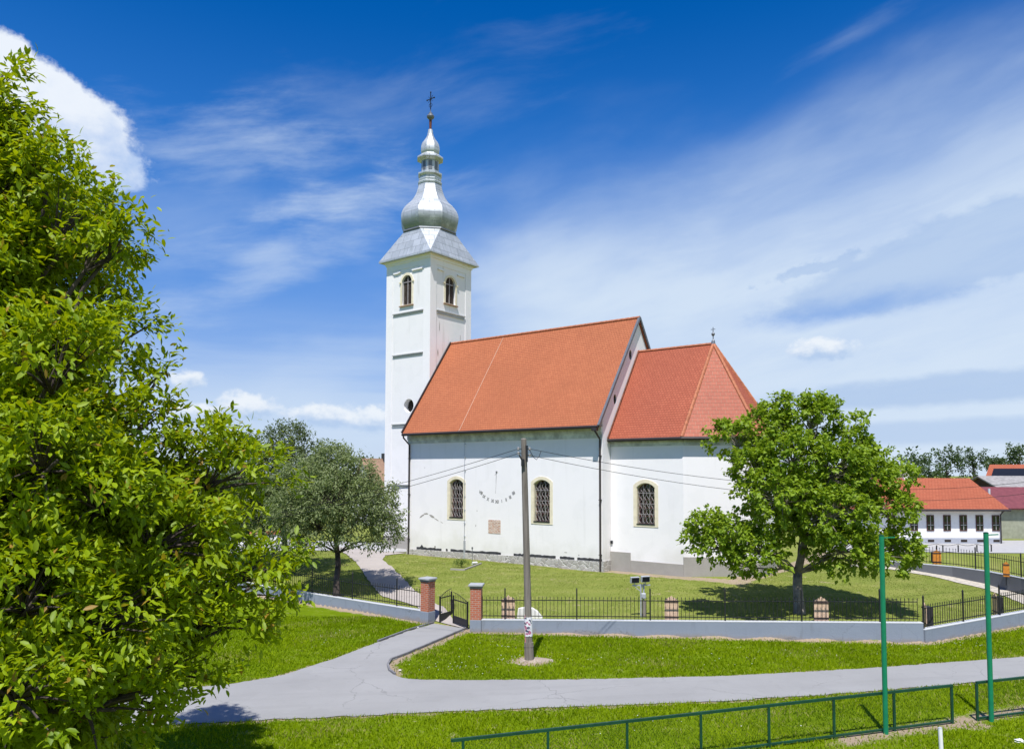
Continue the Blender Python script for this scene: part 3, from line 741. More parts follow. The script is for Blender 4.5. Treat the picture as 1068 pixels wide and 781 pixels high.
def church_window(a, b_, z0, z1, F, sur):
    fr = MB(); ring_xz(fr, arch(a-.02-.17, b_+.17+.02, z0-.11, z1+.19, .33), arch(a, b_, z0, z1, .26), -.025, .0, F)
    wf = fr.build('window', M['cream'], church); wf['label'] = 'arched window with cream surround'
    rv = MB(); ring_xz(rv, arch(a+.002, b_-.002, z0+.002, z1-.002, .26), arch(a+.03, b_-.03, z0+.03, z1-.03, .25), .004, .40, F); rv.build('reveal', M['cream'], wf)
    gp = MB(); prism_xz(gp, arch(a+.03, b_-.03, z0+.03, z1-.03, .25), .36, .38, F); gp.build('pane', M['glass'], wf)
    fm = MB(); ring_xz(fm, arch(a+.03, b_-.03, z0+.03, z1-.03, .25), arch(a+.09, b_-.09, z0+.09, z1-.09, .22), .28, .36, F)
    W_ = b_-a
    for k in range(1, 3): x = a+W_*k/3; fm.bar(F @ Vector((x, .32, z0+.05)), F @ Vector((x, .32, z1-.1)), .035)
    for k in range(1, 5): z = z0+(z1-z0)*k/5; fm.bar(F @ Vector((a+.05, .32, z)), F @ Vector((b_-.05, .32, z)), .035)
    fm.build('frame', M['brownwin'], wf)
    gr = MB(); cx = (a+b_)/2
    def inside(x, z):
        rr = ((W_/2)**2+.26**2)/(2*.26); zc = z1-rr
        return a < x < b_ and z0 < z < z1-.02 and ((x-cx)**2+(z-zc)**2 < (rr-.02)**2 or z < zc)
    H_ = z1-z0
    for ph in range(-6, 14):                     # wavy diagonal wrought bars
        for s in (1, -1):
            pts = []
            for t in range(0, 33):
                z = z0+H_*t/32; x = a+(ph*.23)+s*(z-z0)*.48+.03*math.sin(z*14)
                if inside(x, z): pts.append(F @ Vector((x, .12, z)))
                elif len(pts) > 1: gr.tube(pts, .010, 4, False); pts = []
                else: pts = []
            if len(pts) > 1: gr.tube(pts, .010, 4, False)
    for k in range(1, 4): z = z0+H_*k/4; gr.bar(F @ Vector((a, .12, z)), F @ Vector((b_, .12, z)), .026)
    for x in (a+W_/3, b_-W_/3): gr.bar(F @ Vector((x, .12, z0)), F @ Vector((x, .12, z1-.08)), .018)
    gr.build('grille', M['grille'], wf)
    sl_ = MB(); sl_.box((a+.01, -.05, z0+.0), (b_-.01, .3, z0+.055), F); sl_.build('sill', M['iron'], wf)
for w in wins: church_window(w[0], w[1], w[2], w[3], w[4], w[5])
# chancel with three sided end
ceave = [(0, .53), (4.57, .53), (8.09, 2.72), (8.09, 5.92), (4.57, 8.11), (0, 8.11)]
cw = [(0.01, .88), (4.47, .88), (7.74, 2.92), (7.74, 5.72), (4.47, 7.76), (0.01, 7.76)]
CEZ, CRZ, CRX = 8.50, 14.03, 4.83
mb = MB(); mb.prism(cw, BZ, 8.42); ch = mb.build('chancel_wall', M['plaster']); fixn(ch)
w = wins[2]
sa, sb = Vector((4.47, .88)), Vector((7.74, 2.92)); SY = math.atan2(sb.y-sa.y, sb.x-sa.x); FSE = facade(((4.47, .88), SY))
ea, eb = Vector((7.74, 2.92)), Vector((7.74, 5.72)); FEE = facade(((7.74, 2.92), math.pi/2))
cs = [cutter(arch(w[0], w[1], w[2], w[3], .26), -.3, .42, FC)]
cut(ch, cs); ch.parent = church
# plinths
pm = MB()
prism_xz(pm, [(NW-.06, BZ), (0, BZ), (0, 1.58), (NW-.06, 1.36)], -.07, -.001, FS); pm.box((.001, -.07, BZ), (.07, .80, 1.62))
pl_ = pm.build('plinth', M['stone'], church); fixn(pl_)
rr_ = random.Random(5)
for x0, x1 in ((-14.6, -12.3), (-11.9, -11.75), (-11.5, -7.3), (-6.3, -5.3), (-2.9, -1.9), (-1.7, -.05), (-5.1, -3.2)):
    pm = MB(); zt = lambda x: 1.585+.0142*x
    up_ = [(x0+(x1-x0)*i/14, zt(x0+(x1-x0)*i/14)+.15+rr_.uniform(-.025, .03)+(.16 if x1-x0 > 2.2 and i == 3 and x0 < -14 else 0)) for i in range(15)]
    lo_ = [(x0+(x1-x0)*i/14, zt(x0+(x1-x0)*i/14)+rr_.uniform(.0, .02)) for i in range(14, -1, -1)]
    prism_xz(pm, (up_+lo_)[::-1], -.012, -.002, FS); o = pm.build('tar_strip', M['tar'], church); fixn(o)
pm = MB()
for F, L, segs in ((FC, 4.47, ((.0, 1.28, 2.12), (1.28, 4.47, 1.70))), (FSE, (sb-sa).length, ((-.03, 1.5, 2.10), (1.5, 3.86, 1.86))), (FEE, 2.8, ((0, 2.86, 1.8),))):
    for i, (x0, x1, zt) in enumerate(segs): pm.box((x0, -.08-(.004 if i == 0 else 0), BZ), (x1, -.001, zt), F)
pm.build('plinth', M['concrete'], church, bevel=.015)
# cornice bands under the eaves
pm = MB(); pm.box((NW-.02, -.05, 8.55), (-.02, -.001, 8.86)); pm.box((NW-.02, -.12, 8.80), (-.02, -.001, 9.2)); pm.build('cornice', M['eave'], church)
pm = MB()
for F, L in ((FC, 4.47), (FSE, 3.86), (FEE, 2.8)):
    pm.box((.03, -.04, 8.06), (L+.02, -.001, 8.30), F); pm.box((.03, -.10, 8.24), (L+.05, -.002, 8.41), F)
pm.build('cornice', M['eave'], church)
# nave roof, in two planes with thickness, ridge tiles, gutter
re_, rw_ = .10, -15.44
rb = MB(); z_e, z_r = 9.2345, 16.148
for sgn in (0, 1):
    f = (lambda y: y) if sgn == 0 else (lambda y: ND-y)
    pts = [(rw_, f(-OH), z_e), (re_, f(-OH), z_e), (re_, f(ND/2), z_r), (rw_, f(ND/2), z_r)]
    rb.slab(pts if sgn == 0 else pts[::-1], .12)
nr = rb.build('nave_roof', M['tile'], church)
def ridge_tiles(p, q, parent, r=.10, step=.38):
    m_ = MB(); p, q = Vector(p), Vector(q); L = (q-p).length; n_ = int(L/step); d = (q-p)/n_
    for k in range(n_): m_.tube([p+d*k, p+d*(k+1.08)], [r, r*1.12], 7)
    return m_.build('ridge_tiles', M['ridge'], parent, smooth=False)
ridge_tiles((rw_, ND/2, z_r-.02), (re_, ND/2, z_r-.02), nr)
m_ = MB()
for sgn in (0, 1):
    f = (lambda y: y) if sgn == 0 else (lambda y: ND-y)
    m_.bar((re_+.01, f(-OH-.02), z_e-.03), (re_+.01, f(ND/2), z_r-.02), .14, .14); 
m_.build('verge_flashing', M['flashing'], nr)
m_ = MB()
for sgn in (0, 1):
    f = (lambda y: y) if sgn == 0 else (lambda y: ND-y)
    m_.bar((rw_-.045, f(-OH-.02), z_e+.03), (rw_-.045, f(ND/2), z_r+.05), .08, .2)
m_.build('verge_board', M['brown_metal'], nr)
# pale repaired course of the nave roof
m_ = MB(); m_.bar((-10.30, -OH+.02, z_e+.04), (-10.48, ND/2-.1, z_r-.12), .032, .02); m_.build('seam_strip', M['seam'], nr)
def gutter(pts, name='gutter'):
    g_ = MB(); g_.tube(pts, .095, 8); return g_.build(name, M['brown_metal'], church)
gutter([(rw_, -OH-.035, z_e-.085), (re_, -OH-.035, z_e-.085)])
def downpipe(x, y0, ztop, zbot, yo, F=None):
    F = F or Matrix()
    g_ = MB(); g_.tube([F @ Vector(p) for p in ((x, yo, ztop), (x, yo, ztop-.18), (x, y0-.09, ztop-.65), (x, y0-.09, zbot))], .058, 8)
    for z in (ztop-1.6, (ztop+zbot)/2, zbot+1): g_.box((x-.075, y0-.15, z), (x+.075, y0, z+.035), F)
    g_.build('downpipe', M['brown_metal'], church)
    h_ = MB(); h_.lathe([(.07, ztop-.14), (.15, ztop+.02), (.15, ztop+.10)], 8, (0, 0)); 
downpipe(-15.30, 0, 9.12, 1.0, -.66); downpipe(-.12, 0, 9.12, .95, -.66)
m_ = MB(); m_.box((-.28, -.76, 8.92), (.04, -.54, 9.10)); m_.build('rain_head', M['brown_metal'], church)
downpipe(3.70, 0, 8.35, 1.0, -.4, FSE)
gutter([(.05, .50, 8.42), (4.58, .50, 8.42), (8.12, 2.70, 8.42), (8.12, 5.94, 8.42)])
# chancel roof: four planes
crf = MB(); apex = (CRX, ND/2, CRZ); crf.slab([(.0, .53, CEZ), (4.57, .53, CEZ), apex, (.0, ND/2, CRZ)], .1)
crf.slab([(8.09, 5.92, CEZ), (4.57, 8.11, CEZ), apex], .1); crf.slab([(4.57, 8.11, CEZ), (0, 8.11, CEZ), (0, ND/2, CRZ), apex], .1)
crf.slab([(8.09, 2.72, CEZ), (8.09, 5.92, CEZ), apex], .1)
cr = crf.build('chancel_roof', M['tile2'], church)
m_ = MB(); m_.slab([(4.57, .53, CEZ), (8.09, 2.72, CEZ), apex], .1); ar = m_.build('apse_roof', M['tile3'], church)
ridge_tiles((.0, ND/2, CRZ-.02), (CRX, ND/2, CRZ-.02), cr, .09)
for p in ((4.57, .53, CEZ), (8.09, 2.72, CEZ), (8.09, 5.92, CEZ), (4.57, 8.11, CEZ)):
    ridge_tiles(p, (CRX, ND/2, CRZ), cr, .09, .34)
m_ = MB(); m_.bar((.06, .50, CEZ+.02), (.06, ND/2, CRZ+.05), .07, .10); m_.build('flashing', M['rust'], cr)
m_ = MB(); m_.lathe([(.14, CRZ-.05), (.10, CRZ+.15), (.03, CRZ+.25), (.03, CRZ+.42), (.10, CRZ+.50), (.11, CRZ+.56), (.03, CRZ+.66), (.02, CRZ+.95)], 8, (CRX, ND/2))
m_.bar((CRX-.13, ND/2, CRZ+.82), (CRX+.13, ND/2, CRZ+.82), .03); m_.build('finial', M['flashing'], church)
# tower
TX0, TX1, TY0, TY1, TZ = -20.05, -15.54, 2.107, 6.56, 22.2
tcx, tcy = (TX0+TX1)/2, (TY0+TY1)/2
mb = MB(); mb.box((TX0, TY0, BZ), (TX1, TY1, TZ)); tw = mb.build('tower_wall', M['plaster_old']); fixn(tw)
tws = [(-18.42, -17.42, 18.98, 21.20, FT), (3.72, 4.80, 19.10, 21.10, FE)]
cs = [cutter(arch(a, b_, c_, d, (b_-a)/2), -.4, .45, F) for a, b_, c_, d, F in tws]
cs.append(cutter(circ(-17.62, 11.47, .50, 24), -.4, .55, FT))
cut(tw, cs); tw.parent = church
for a, b_, c_, d, F in tws:
    r_ = (b_-a)/2
    m_ = MB(); ring_xz(m_, arch(a-.17, b_+.17, c_-.04, d+.17, r_+.17, 12), arch(a, b_, c_, d, r_, 12), -.035, .0, F); wf = m_.build('belfry_window', M['cream'], church)
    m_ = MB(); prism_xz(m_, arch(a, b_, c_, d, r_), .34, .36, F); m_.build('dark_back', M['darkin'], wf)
    m_ = MB()
    for k in range(26):
        z = c_+.06+k*.085
        hw = r_-.03 if z < d-r_ else math.sqrt(max(0, r_*r_-(z-d+r_)**2))-.03
        if hw > .06: m_.box(((a+b_)/2-hw, .14, z), ((a+b_)/2+hw, .22, z+.035), F)
    m_.build('louvre', M['louvre'], wf)
    m_ = MB(); m_.box(((a+b_)/2-.03, .09, c_), ((a+b_)/2+.03, .14, d-.02), F); m_.box((a+.01, .09, d-r_-.03), (b_-.01, .13, d-r_+.03), F); m_.build('mullion', M['grille'], wf)
    MB().box((a-.22, -.12, c_-.12), (b_+.22, .0-.001, c_-.045), F).build('sill', M['brownroof'], wf)
    MB().box((a-.25, -.1, d-r_-.05), (a-.10, -.037, d-r_+.05), F).build('impost', M['cream'], wf); MB().box((b_+.10, -.1, d-r_-.05), (b_+.25, -.037, d-r_+.05), F).build('impost', M['cream'], wf)
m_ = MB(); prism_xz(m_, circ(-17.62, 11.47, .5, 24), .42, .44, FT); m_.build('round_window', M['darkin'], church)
# ledges and corner strips of the tower
for z, h in ((18.33, .16), (15.22, .16), (10.05, .2), (5.62, .16)):
    m_ = MB(); m_.box((-19.28, -.06, z-h/2), (-16.26, -.001, z+h/2-.002), FT); m_.box((-19.33, -.11, z+h/2-.05), (-16.21, -.002, z+h/2+.02), FT); m_.build('ledge', M['ledge'], church)
m_ = MB(); m_.box((2.78, -.06, 18.16), (5.80, -.001, 18.39), FE); m_.box((2.74, -.11, 18.35), (5.85, -.002, 18.43), FE); m_.build('ledge', M['ledge'], church)
m_ = MB()
for F, x0, x1 in ((FT, TX0, TX1), (FE, TY0, TY1)):
    m_.box((x0-.03, -.035, BZ+.05), (x0+.62, -.0005, 22.15), F); m_.box((x1-.62, -.035, BZ+.05), (x1+.03, -.0005, 22.15), F)
    m_.box((x0+.62, -.034, 21.72), (x1-.62, -.0005, 22.15), F)
for (xa, xb, z) in ((-19.3, -18.75, 21.42), (-18.9, -18.55, 21.47), (-17.35, -16.3, 21.42)): m_.box((xa, -.10, z), (xb, -.002, z+.10), FT)
for (xa, xb, z) in ((2.85, 3.5, 21.38), (5.0, 5.8, 21.38)): m_.box((xa, -.10, z), (xb, -.002, z+.10), FE)
m_.build('corner_strip', M['plaster'], church)
m_ = MB(); e2 = .10
m_.box((TX0-e2, TY0-e2, 22.15), (TX1+e2, TY1+e2, 22.35)); m_.box((TX0-.22, TY0-.22, 22.35), (TX1+.22, TY1+.22, 22.52)); m_.build('tower_cornice', M['plaster'], church)
# tower plinth
m_ = MB(); m_.box((TX0-.08, TY0-.08, BZ), (TX1-.01, TY0-.036, 1.9)); m_.build('plinth', M['concrete'], church)
# metal spire
sp_ = MB(); E0 = 2.70; zt0 = 22.50
r8 = 2.02; zt1 = 24.75
c8 = [(tcx+r8*math.cos(R(22.5+45*k)), tcy+r8*math.sin(R(22.5+45*k)), zt1) for k in range(8)]
c4 = [(tcx+E0, tcy+E0, zt0), (tcx-E0, tcy+E0, zt0), (tcx-E0, tcy-E0, zt0), (tcx+E0, tcy-E0, zt0)]
low4 = [(x, y, z-.10) for x, y, z in c4]
V = c4+c8+low4
# curved broach: corner k touches octagon verts 2k,2k+1
f = []
for k in range(4):
    f.append((k, 4+2*k, 4+2*k+1)[::1]); f.append((k, 4+2*k+1, 4+(2*k+2) % 8, (k+1) % 4))
    f.append((12+k, k, (k+1) % 4, 12+(k+1) % 4))
f.append((15, 14, 13, 12))
sp_.add(V, f); o_ = sp_.build('spire_skirt', M['zinc'], church); fixn(o_); autouv(o_.data)
def onion(name, prof, m, n=8, sub=1):
    mm = MB(); mm.lathe(prof, n, (tcx, tcy), R(22.5)); return mm.build(name, m, church)
def smoothprof(ctrl, k=5):
    out = []
    n_ = len(ctrl)
    for i in range(n_-1):
        p0, p1, p2, p3 = ctrl[max(i-1, 0)], ctrl[i], ctrl[i+1], ctrl[min(i+2, n_-1)]
        for j in range(k):
            t = j/k
            out.append(tuple(.5*((2*p1[c])+(-p0[c]+p2[c])*t+(2*p0[c]-5*p1[c]+4*p2[c]-p3[c])*t*t+(-p0[c]+3*p1[c]-3*p2[c]+p3[c])*t**3) for c in (0, 1)))
    out.append(ctrl[-1]); return out
onion('onion_dome', smoothprof([(2.0, 24.72), (2.02, 24.86), (2.16, 25.12), (2.31, 25.55), (2.33, 25.95), (2.20, 26.35), (1.90, 26.78), (1.50, 27.18), (1.20, 27.65), (1.02, 28.15), (.90, 28.62)]), M['zinc'])
m_ = MB(); m_.lathe([(2.1, 24.64), (2.16, 24.70), (2.1, 24.80)], 8, (tcx, tcy), R(22.5)); m_.build('dome_ring', M['flashing'], church)
onion('spire_neck', [(.95, 28.6), (.98, 28.72), (.90, 28.80), (.93, 28.95), (.82, 29.05), (.84, 29.2), (.97, 29.34), (.97, 29.46), (.74, 29.52)], M['zinc'])
ln_ = onion('lantern', [(.70, 29.48), (.70, 30.50)], M['zinc'])
m_ = MB()
for k in range(8):
    t = R(45*k); F = Matrix.Translation((tcx, tcy, 0)) @ Matrix.Rotation(t+math.pi/2, 4, 'Z'); a_ = .70*math.cos(R(22.5))
    m_.box((-.14, -a_-.02, 29.68), (.14, -a_-.0, 30.36), F)
m_.build('lantern_panel', M['flashing'], ln_)
onion('lantern_cornice', [(.74, 30.44), (.95, 30.56), (1.06, 30.60), (1.06, 30.70), (.74, 30.94), (.68, 31.02)], M['zinc'])
onion('small_dome', smoothprof([(.66, 31.0), (.75, 31.2), (.76, 31.5), (.66, 31.85), (.42, 32.2), (.25, 32.55), (.18, 33.0)]), M['zinc'])
m_ = MB(); m_.lathe([(.12, 32.95), (.09, 33.1), (.11, 33.8)], 10, (tcx, tcy)); m_.build('spire_rod', M['rust'], church)
m_ = MB(); m_.lathe([(.10, 33.78), (.27, 33.95), (.30, 34.06), (.24, 34.16), (.16, 34.22), (.16, 34.30), (.04, 34.42), (.03, 34.6)], 12, (tcx, tcy)); m_.build('spire_knob', M['flashing'], church)
m_ = MB(); c_ = lambda x, z: (tcx+x, tcy, z)
m_.bar(c_(0, 34.5), c_(0, 35.95), .05); m_.bar(c_(-.36, 35.45), c_(.36, 35.45), .05)
for (x, z) in ((-.38, 35.45), (.38, 35.45), (0, 35.98)):
    m_.lathe([(.01, z-.07), (.07, z), (.01, z+.07)], 6, (tcx+x, tcy))
for s1_, s2_ in ((1, 1), (1, -1), (-1, 1), (-1, -1)): m_.bar(c_(.03*s1_, 35.45+.03*s2_), c_(.24*s1_, 35.45+.24*s2_), .022)
m_.tube([c_(.16*math.cos(t), 34.95+.16*math.sin(t)) for t in [2*math.pi*k/14 for k in range(15)]], .018, 5)
m_.build('spire_cross', M['iron'], church)
# lightning conductor with clips
m_ = MB(); m_.tube([(-10.28, -.68, 9.3), (-10.28, -.60, 9.0), (-10.28, -.06, 8.5), (-10.26, -.06, 1.0)], .012, 6)
for k in range(9): m_.box((-10.31, -.075, 1.6+k*.85), (-10.22, 0, 1.65+k*.85))
m_.box((-10.32, -.08, 1.0), (-10.2, -.0, 2.2)); m_.build('lightning_conductor', M['galv'], church)
# exposed brick square, sundial, flaking plaster
m_ = MB(); m_.box((-8.31, -.018, 2.78), (-7.33, -.001, 3.62)); m_.build('brick_patch', M['oldbrick'], church)
dial = MB(); cx_, cz_ = -7.66, 6.62
dial.bar((cx_, -.03, cz_), (cx_+.01, -.18, cz_-.22), .014); dial.box((cx_-.06, -.03, cz_-.05), (cx_+.06, -.001, cz_+.05)); dial.bar((cx_, -.006, cz_), (cx_-.08, -.006, cz_-1.35), .014, .006)
dl = dial.build('sundial', M['numeral'], church)
nums = ['VIII', 'IX', 'X', 'XI', 'XII', 'I', 'II', 'III', 'IIII']
posn = [(-8.94, 5.30), (-8.68, 5.06), (-8.36, 4.90), (-7.98, 4.80), (-7.62, 4.76), (-7.24, 4.80), (-6.90, 4.90), (-6.58, 5.06), (-6.32, 5.32)]
dg = bpy.context.evaluated_depsgraph_get()
for s_, (x, z) in zip(nums, posn):
    cu = bpy.data.curves.new('t', 'FONT'); cu.body = s_; cu.size = .27; cu.extrude = .004; cu.offset = .006; cu.align_x = 'CENTER'; cu.align_y = 'CENTER'
    to = bpy.data.objects.new('t', cu); col.objects.link(to); bpy.context.view_layer.update()
    me = bpy.data.meshes.new_from_object(to.evaluated_get(bpy.context.evaluated_depsgraph_get())); bpy.data.objects.remove(to)
    rot = math.atan2(x-cx_, 9-z)*1.0
    me.transform(Matrix.Translation((x, -.006, z)) @ Matrix.Rotation(-(-math.atan((x-cx_)/(cz_+.3-z))*.7), 4, 'Y').inverted() @ Matrix.Rotation(math.pi/2, 4, 'X') @ Matrix.Scale(.85, 4, (1, 0, 0)))
    me.materials.clear(); me.materials.append(M['numeral']); o = bpy.data.objects.new('numeral', me); col.objects.link(o); o.parent = dl
rr_ = random.Random(11)
def flake(F, x, z, w, h, ang=0.):
    k = 10; p = [(x+math.cos(t)*w*rr_.uniform(.6, 1.1)*math.cos(ang)-math.sin(t)*h*rr_.uniform(.5, 1.1)*math.sin(ang), z+math.cos(t)*w*math.sin(ang)+math.sin(t)*h*rr_.uniform(.5, 1.1)) for t in [2*math.pi*i/k for i in range(k)]]
    m_ = MB(); prism_xz(m_, p, -.004, -.0008, F); fixn(m_.build('flaked_plaster', M['concrete'], church))
for (x, z, w, h, a_) in ((-14.15, 3.62, .32, .07, .4), (-13.75, 3.80, .25, .07, 0), (-13.2, 3.66, .3, .08, -.3), (-12.75, 3.45, .28, .035, -.35), (-12.35, 3.30, .2, .02, -.35), (-9.25, 4.15, .05, .03, 0), (-9.35, 3.2, .03, .09, 0), (-12.9, 1.62, .08, .12, 0), (-5.5, 3.4, .03, .03, 0), (-2.5, 1.95, .12, .03, 0), (-1.6, 1.85, .05, .04, 0), (-13.9, 6.9, .04, .03, 0)): flake(FS, x, z, w, h, a_)
for (x, z, w, h) in ((3.1, 17.2, .04, .5), (5.4, 16.6, .03, .5), (2.95, 15.3, .06, .35)): flake(FE, x, z, w, h)
m_ = MB(); m_.box((.02, .80, 2.55), (.14, .875, 2.72)); m_.build('small_bracket', M['iron'], church)

# ------------------------------------------------------------------ trees
def leaf_arrays(rng, C, Dv, L, wr, big=False):
    """one folded leaf per row: 4 triangles, or 8 with a fuller outline for leaves seen close by"""
    n = len(C)
    Dv = Dv/np.linalg.norm(Dv, axis=1)[:, None]
    up = rng.normal(0, .42, (n, 3))+[0, 0, 1.]
    Sd = np.cross(Dv, up); Sd /= np.linalg.norm(Sd, axis=1)[:, None]+1e-9
    Nn = np.cross(Sd, Dv)
    L = L[:, None]; w = L*wr
    if not big:
        base = C; tip = C+Dv*L-Nn*L*.16; mid = C+Dv*L*.5
        l = C+Dv*L*.42+Sd*w+Nn*L*.07; r = C+Dv*L*.42-Sd*w+Nn*L*.07
        V_ = np.stack([base, l, tip, r, mid], 1).reshape(-1, 3)
        b = (np.arange(n)*5)[:, None]
        return V_, np.concatenate([b+[0, 4, 1], b+[4, 2, 1], b+[0, 3, 4], b+[3, 2, 4]], 1).reshape(-1, 3), 5
    cv = rng.uniform(.05, .24, n)[:, None]
    q = lambda t, sd, h: C+Dv*L*t+Sd*w*sd+Nn*L*(h-cv*t*t)
    V_ = np.stack([C, q(.25, .78, .05), q(.6, .9, .05), q(1., 0, 0), q(.6, -.9, .05), q(.25, -.78, .05), q(.25, 0, 0), q(.6, 0, 0)], 1).reshape(-1, 3)
    b = (np.arange(n)*8)[:, None]
    return V_, np.concatenate([b+f for f in ([0, 6, 1], [6, 7, 2], [6, 2, 1], [7, 3, 2], [0, 5, 6], [5, 4, 7], [5, 7, 6], [4, 3, 7])], 1).reshape(-1, 3), 8
def bend(p, q, rnd, k=4, amp=.12, sag=0.):
    p, q = Vector(p), Vector(q); L = (q-p).length; o = []
    j = [Vector((rnd.uniform(-1, 1), rnd.uniform(-1, 1), rnd.uniform(-1, 1)))*L*amp for _ in range(k+1)]
    for i in range(k+1):
        t = i/k; o.append(p.lerp(q, t)+j[i]*math.sin(math.pi*t)+Vector((0, 0, sag*L*math.sin(math.pi*t))))
    return o
def tree(name, label, base, lobes, trunk_top, r0, leafm, bark, leafL, per_area, leaves_per, seed, group=None, stems=None, fork=None, droop=.35, wr=.30, spread=.30, cat='tree', twigs=True, nearb=1.):
    rnd = random.Random(seed); rng = np.random.default_rng(seed); n0 = name
    base = Vector(base); rt = empty(name, base, 0, label, cat, group)
    tb = MB(); fork = Vector(fork)-base if fork else (Vector(trunk_top)-base)*.4
    top = Vector(trunk_top)-base
    fl_ = [(0, 0, -.15)]+[tuple(x) for x in bend((0, 0, .1), fork, rnd, 3, .04)]
    if stems: 
        for s_ in stems: tb.tube(bend((s_[0], s_[1], -.1), Vector(s_[2])-base, rnd, 4, .05), [s_[3], s_[3]*.9, s_[3]*.8, s_[3]*.65, s_[3]*.5], 8)
    tb.tube(fl_, [r0*1.45, r0*1.12, r0*1.0, r0*.95, r0*.9], 9)
    tr = bend(fork, top, rnd, 5, .05); tb.tube(tr, [r0*.9, r0*.75, r0*.6, r0*.45, r0*.3, r0*.12], 8)
    C, Dd, LL, LV = [], [], [], []
    for (c_, rad) in lobes:
        c_ = Vector(c_)-base; rad = Vector(rad)
        # limb to the lobe, leaving the trunk lower down
        hz = max(0., min(.9, (c_.z-fork.z)*.55/max(.1, (top.z-fork.z)))); at_ = tr[int(hz*5)]
        if c_.z < fork.z: at_ = fork*.95
        rr0 = r0*.38*(1-hz*.55)
        path = bend(at_, c_, rnd, 5, .07, .05); tb.tube(path, [rr0*(1-.16*i) for i in range(6)], 6)
        area = (rad.x*rad.y+rad.x*rad.z+rad.y*rad.z)*4.2
        n_ = max(6, int(area*per_area))
        v = rng.normal(0, 1, (n_, 3)); v /= np.linalg.norm(v, axis=1)[:, None]; v[:, 2] += .42; v /= np.linalg.norm(v, axis=1)[:, None]
        rr = rng.uniform(.45, 1.08, n_)**.6
        P = np.array(c_)+v*rr[:, None]*np.array(rad)
        if twigs:
            for i in range(0, n_, 3):
                q = Vector(P[i]); pp = c_*.7+path[3]*.3; tb.tube([pp, pp.lerp(q, .5)+Vector((0, 0, .04)), q], [rr0*.30, rr0*.18, rr0*.07], 4, False)
        out = v+[0, 0, .15]
        K = leaves_per
        T = rng.uniform(0, 1, (n_, K, 1))
        tl = spread*rng.uniform(.7, 1.4, (n_, 1, 1))
        pos = P[:, None]+out[:, None]*T*tl+rng.normal(0, .30*spread, (n_, K, 3))
        dr = out[:, None]*.8+rng.normal(0, .75, (n_, K, 3))+[0, 0, -droop]
        lv = np.clip(rng.uniform(.0, 1., (n_, 1))*.6+rng.uniform(0, 1, (n_, K))*.35+.03, 0, 1)
        lv = np.where(rng.uniform(0, 1, lv.shape) > .975, 1., lv*.94)
        C.append(pos.reshape(-1, 3)); Dd.append(dr.reshape(-1, 3)); LV.append(lv.ravel()); LL.append(rng.uniform(.6, 1.15, n_*K)*leafL)
    C, Dd, LL, LV = map(np.concatenate, (C, Dd, LL, LV))
    k = C[:, 2] > .15
    C, Dd, LL, LV = C[k], Dd[k], LL[k], LV[k]
    V_, F_, kk = leaf_arrays(rng, C, Dd, LL, wr, n0 == 'walnut_tree')
    me = np_mesh('crown', V_, F_, leafm, {'lv': np.repeat(LV, kk)}, kk == 8); o = bpy.data.objects.new('crown', me); col.objects.link(o); o.parent = rt
    tb.build('trunk', bark, rt, smooth=True, uv=False)
    print(name, len(C), 'leaves'); return rt
def L_(px, py, d, rpx, dr=None, rv=None):              # lobe seen at a pixel: centre and radii in metres
    p = AT(px, py, d); s = d/FPX; return (p, (rpx*s, (dr or rpx*s), (rv or rpx*.8)*s))

# foreground walnut
rnd = random.Random(8); lob = []
prof = [(1.6, 2.9), (2.6, 3.1), (3.3, 3.6), (4.1, 4.2), (4.9, 4.6), (5.85, 4.0), (6.6, 3.7), (7.2, 3.0), (8.3, 2.4), (8.9, 2.2), (9.8, 2.1), (10.7, 1.8), (11.5, 1.0), (12.3, .9), (13.2, .6), (14.0, .3)]
def pr(z):
    for (z0, r_0), (z1, r_1) in zip(prof[:-1], prof[1:]):
        if z <= z1: return r_0+(r_1-r_0)*max(0, z-z0)/(z1-z0)
    return .3
TXY = (-9.2, 12.3)
z = 1.9
while z < 12.7:
    rz = pr(z); lr = min(1.15, .45+rz*.22); n_ = max(3, int(2*math.pi*rz/(lr*1.25))); ph = rnd.uniform(0, 6)
    for k in range(n_):
        t = ph+2*math.pi*k/n_; q = max(0, rz-lr*1.05-.22)*rnd.uniform(.86, 1.08)
        lob.append(((TXY[0]+q*math.cos(t), TXY[1]+q*math.sin(t), z+rnd.uniform(-.35, .35)), (lr*rnd.uniform(.8, 1.15), lr*rnd.uniform(.8, 1.15), lr*rnd.uniform(.42, .62))))
    z += lr*.92
# branches that reach out furthest, plus unseen rear lobes added to shadow the road
for (px, py, d, r_) in ((252, 498, 12.6, 42), (210, 480, 12.8, 40), (285, 592, 12.2, 26), (262, 612, 12., 34), (235, 655, 11.8, 38), (130, 246, 12.3, 22), (104, 262, 12.2, 30), (55, 175, 12.2, 24), (30, 150, 12.2, 22), (4, 75, 12.4, 16), (165, 395, 12.4, 22), (148, 445, 12.2, 34), (205, 700, 11.6, 26), (135, 345, 12.2, 24), (80, 215, 12.2, 30), (8, 112, 12.4, 20), (190, 560, 11.5, 48), (120, 520, 10.6, 56), (40, 620, 9.6, 60), (130, 640, 10.2, 60), (60, 480, 9.8, 58), (180, 740, 11., 26), (60, 380, 10.4, 56), (120, 740, 10., 50), (20, 730, 9., 60), (75, 235, 14.3, 38), (92, 285, 14.0, 38), (50, 205, 14.7, 32), (100, 330, 14.2, 36), (60, 260, 15.0, 34)):
    lob.append(L_(px, py, d, r_))
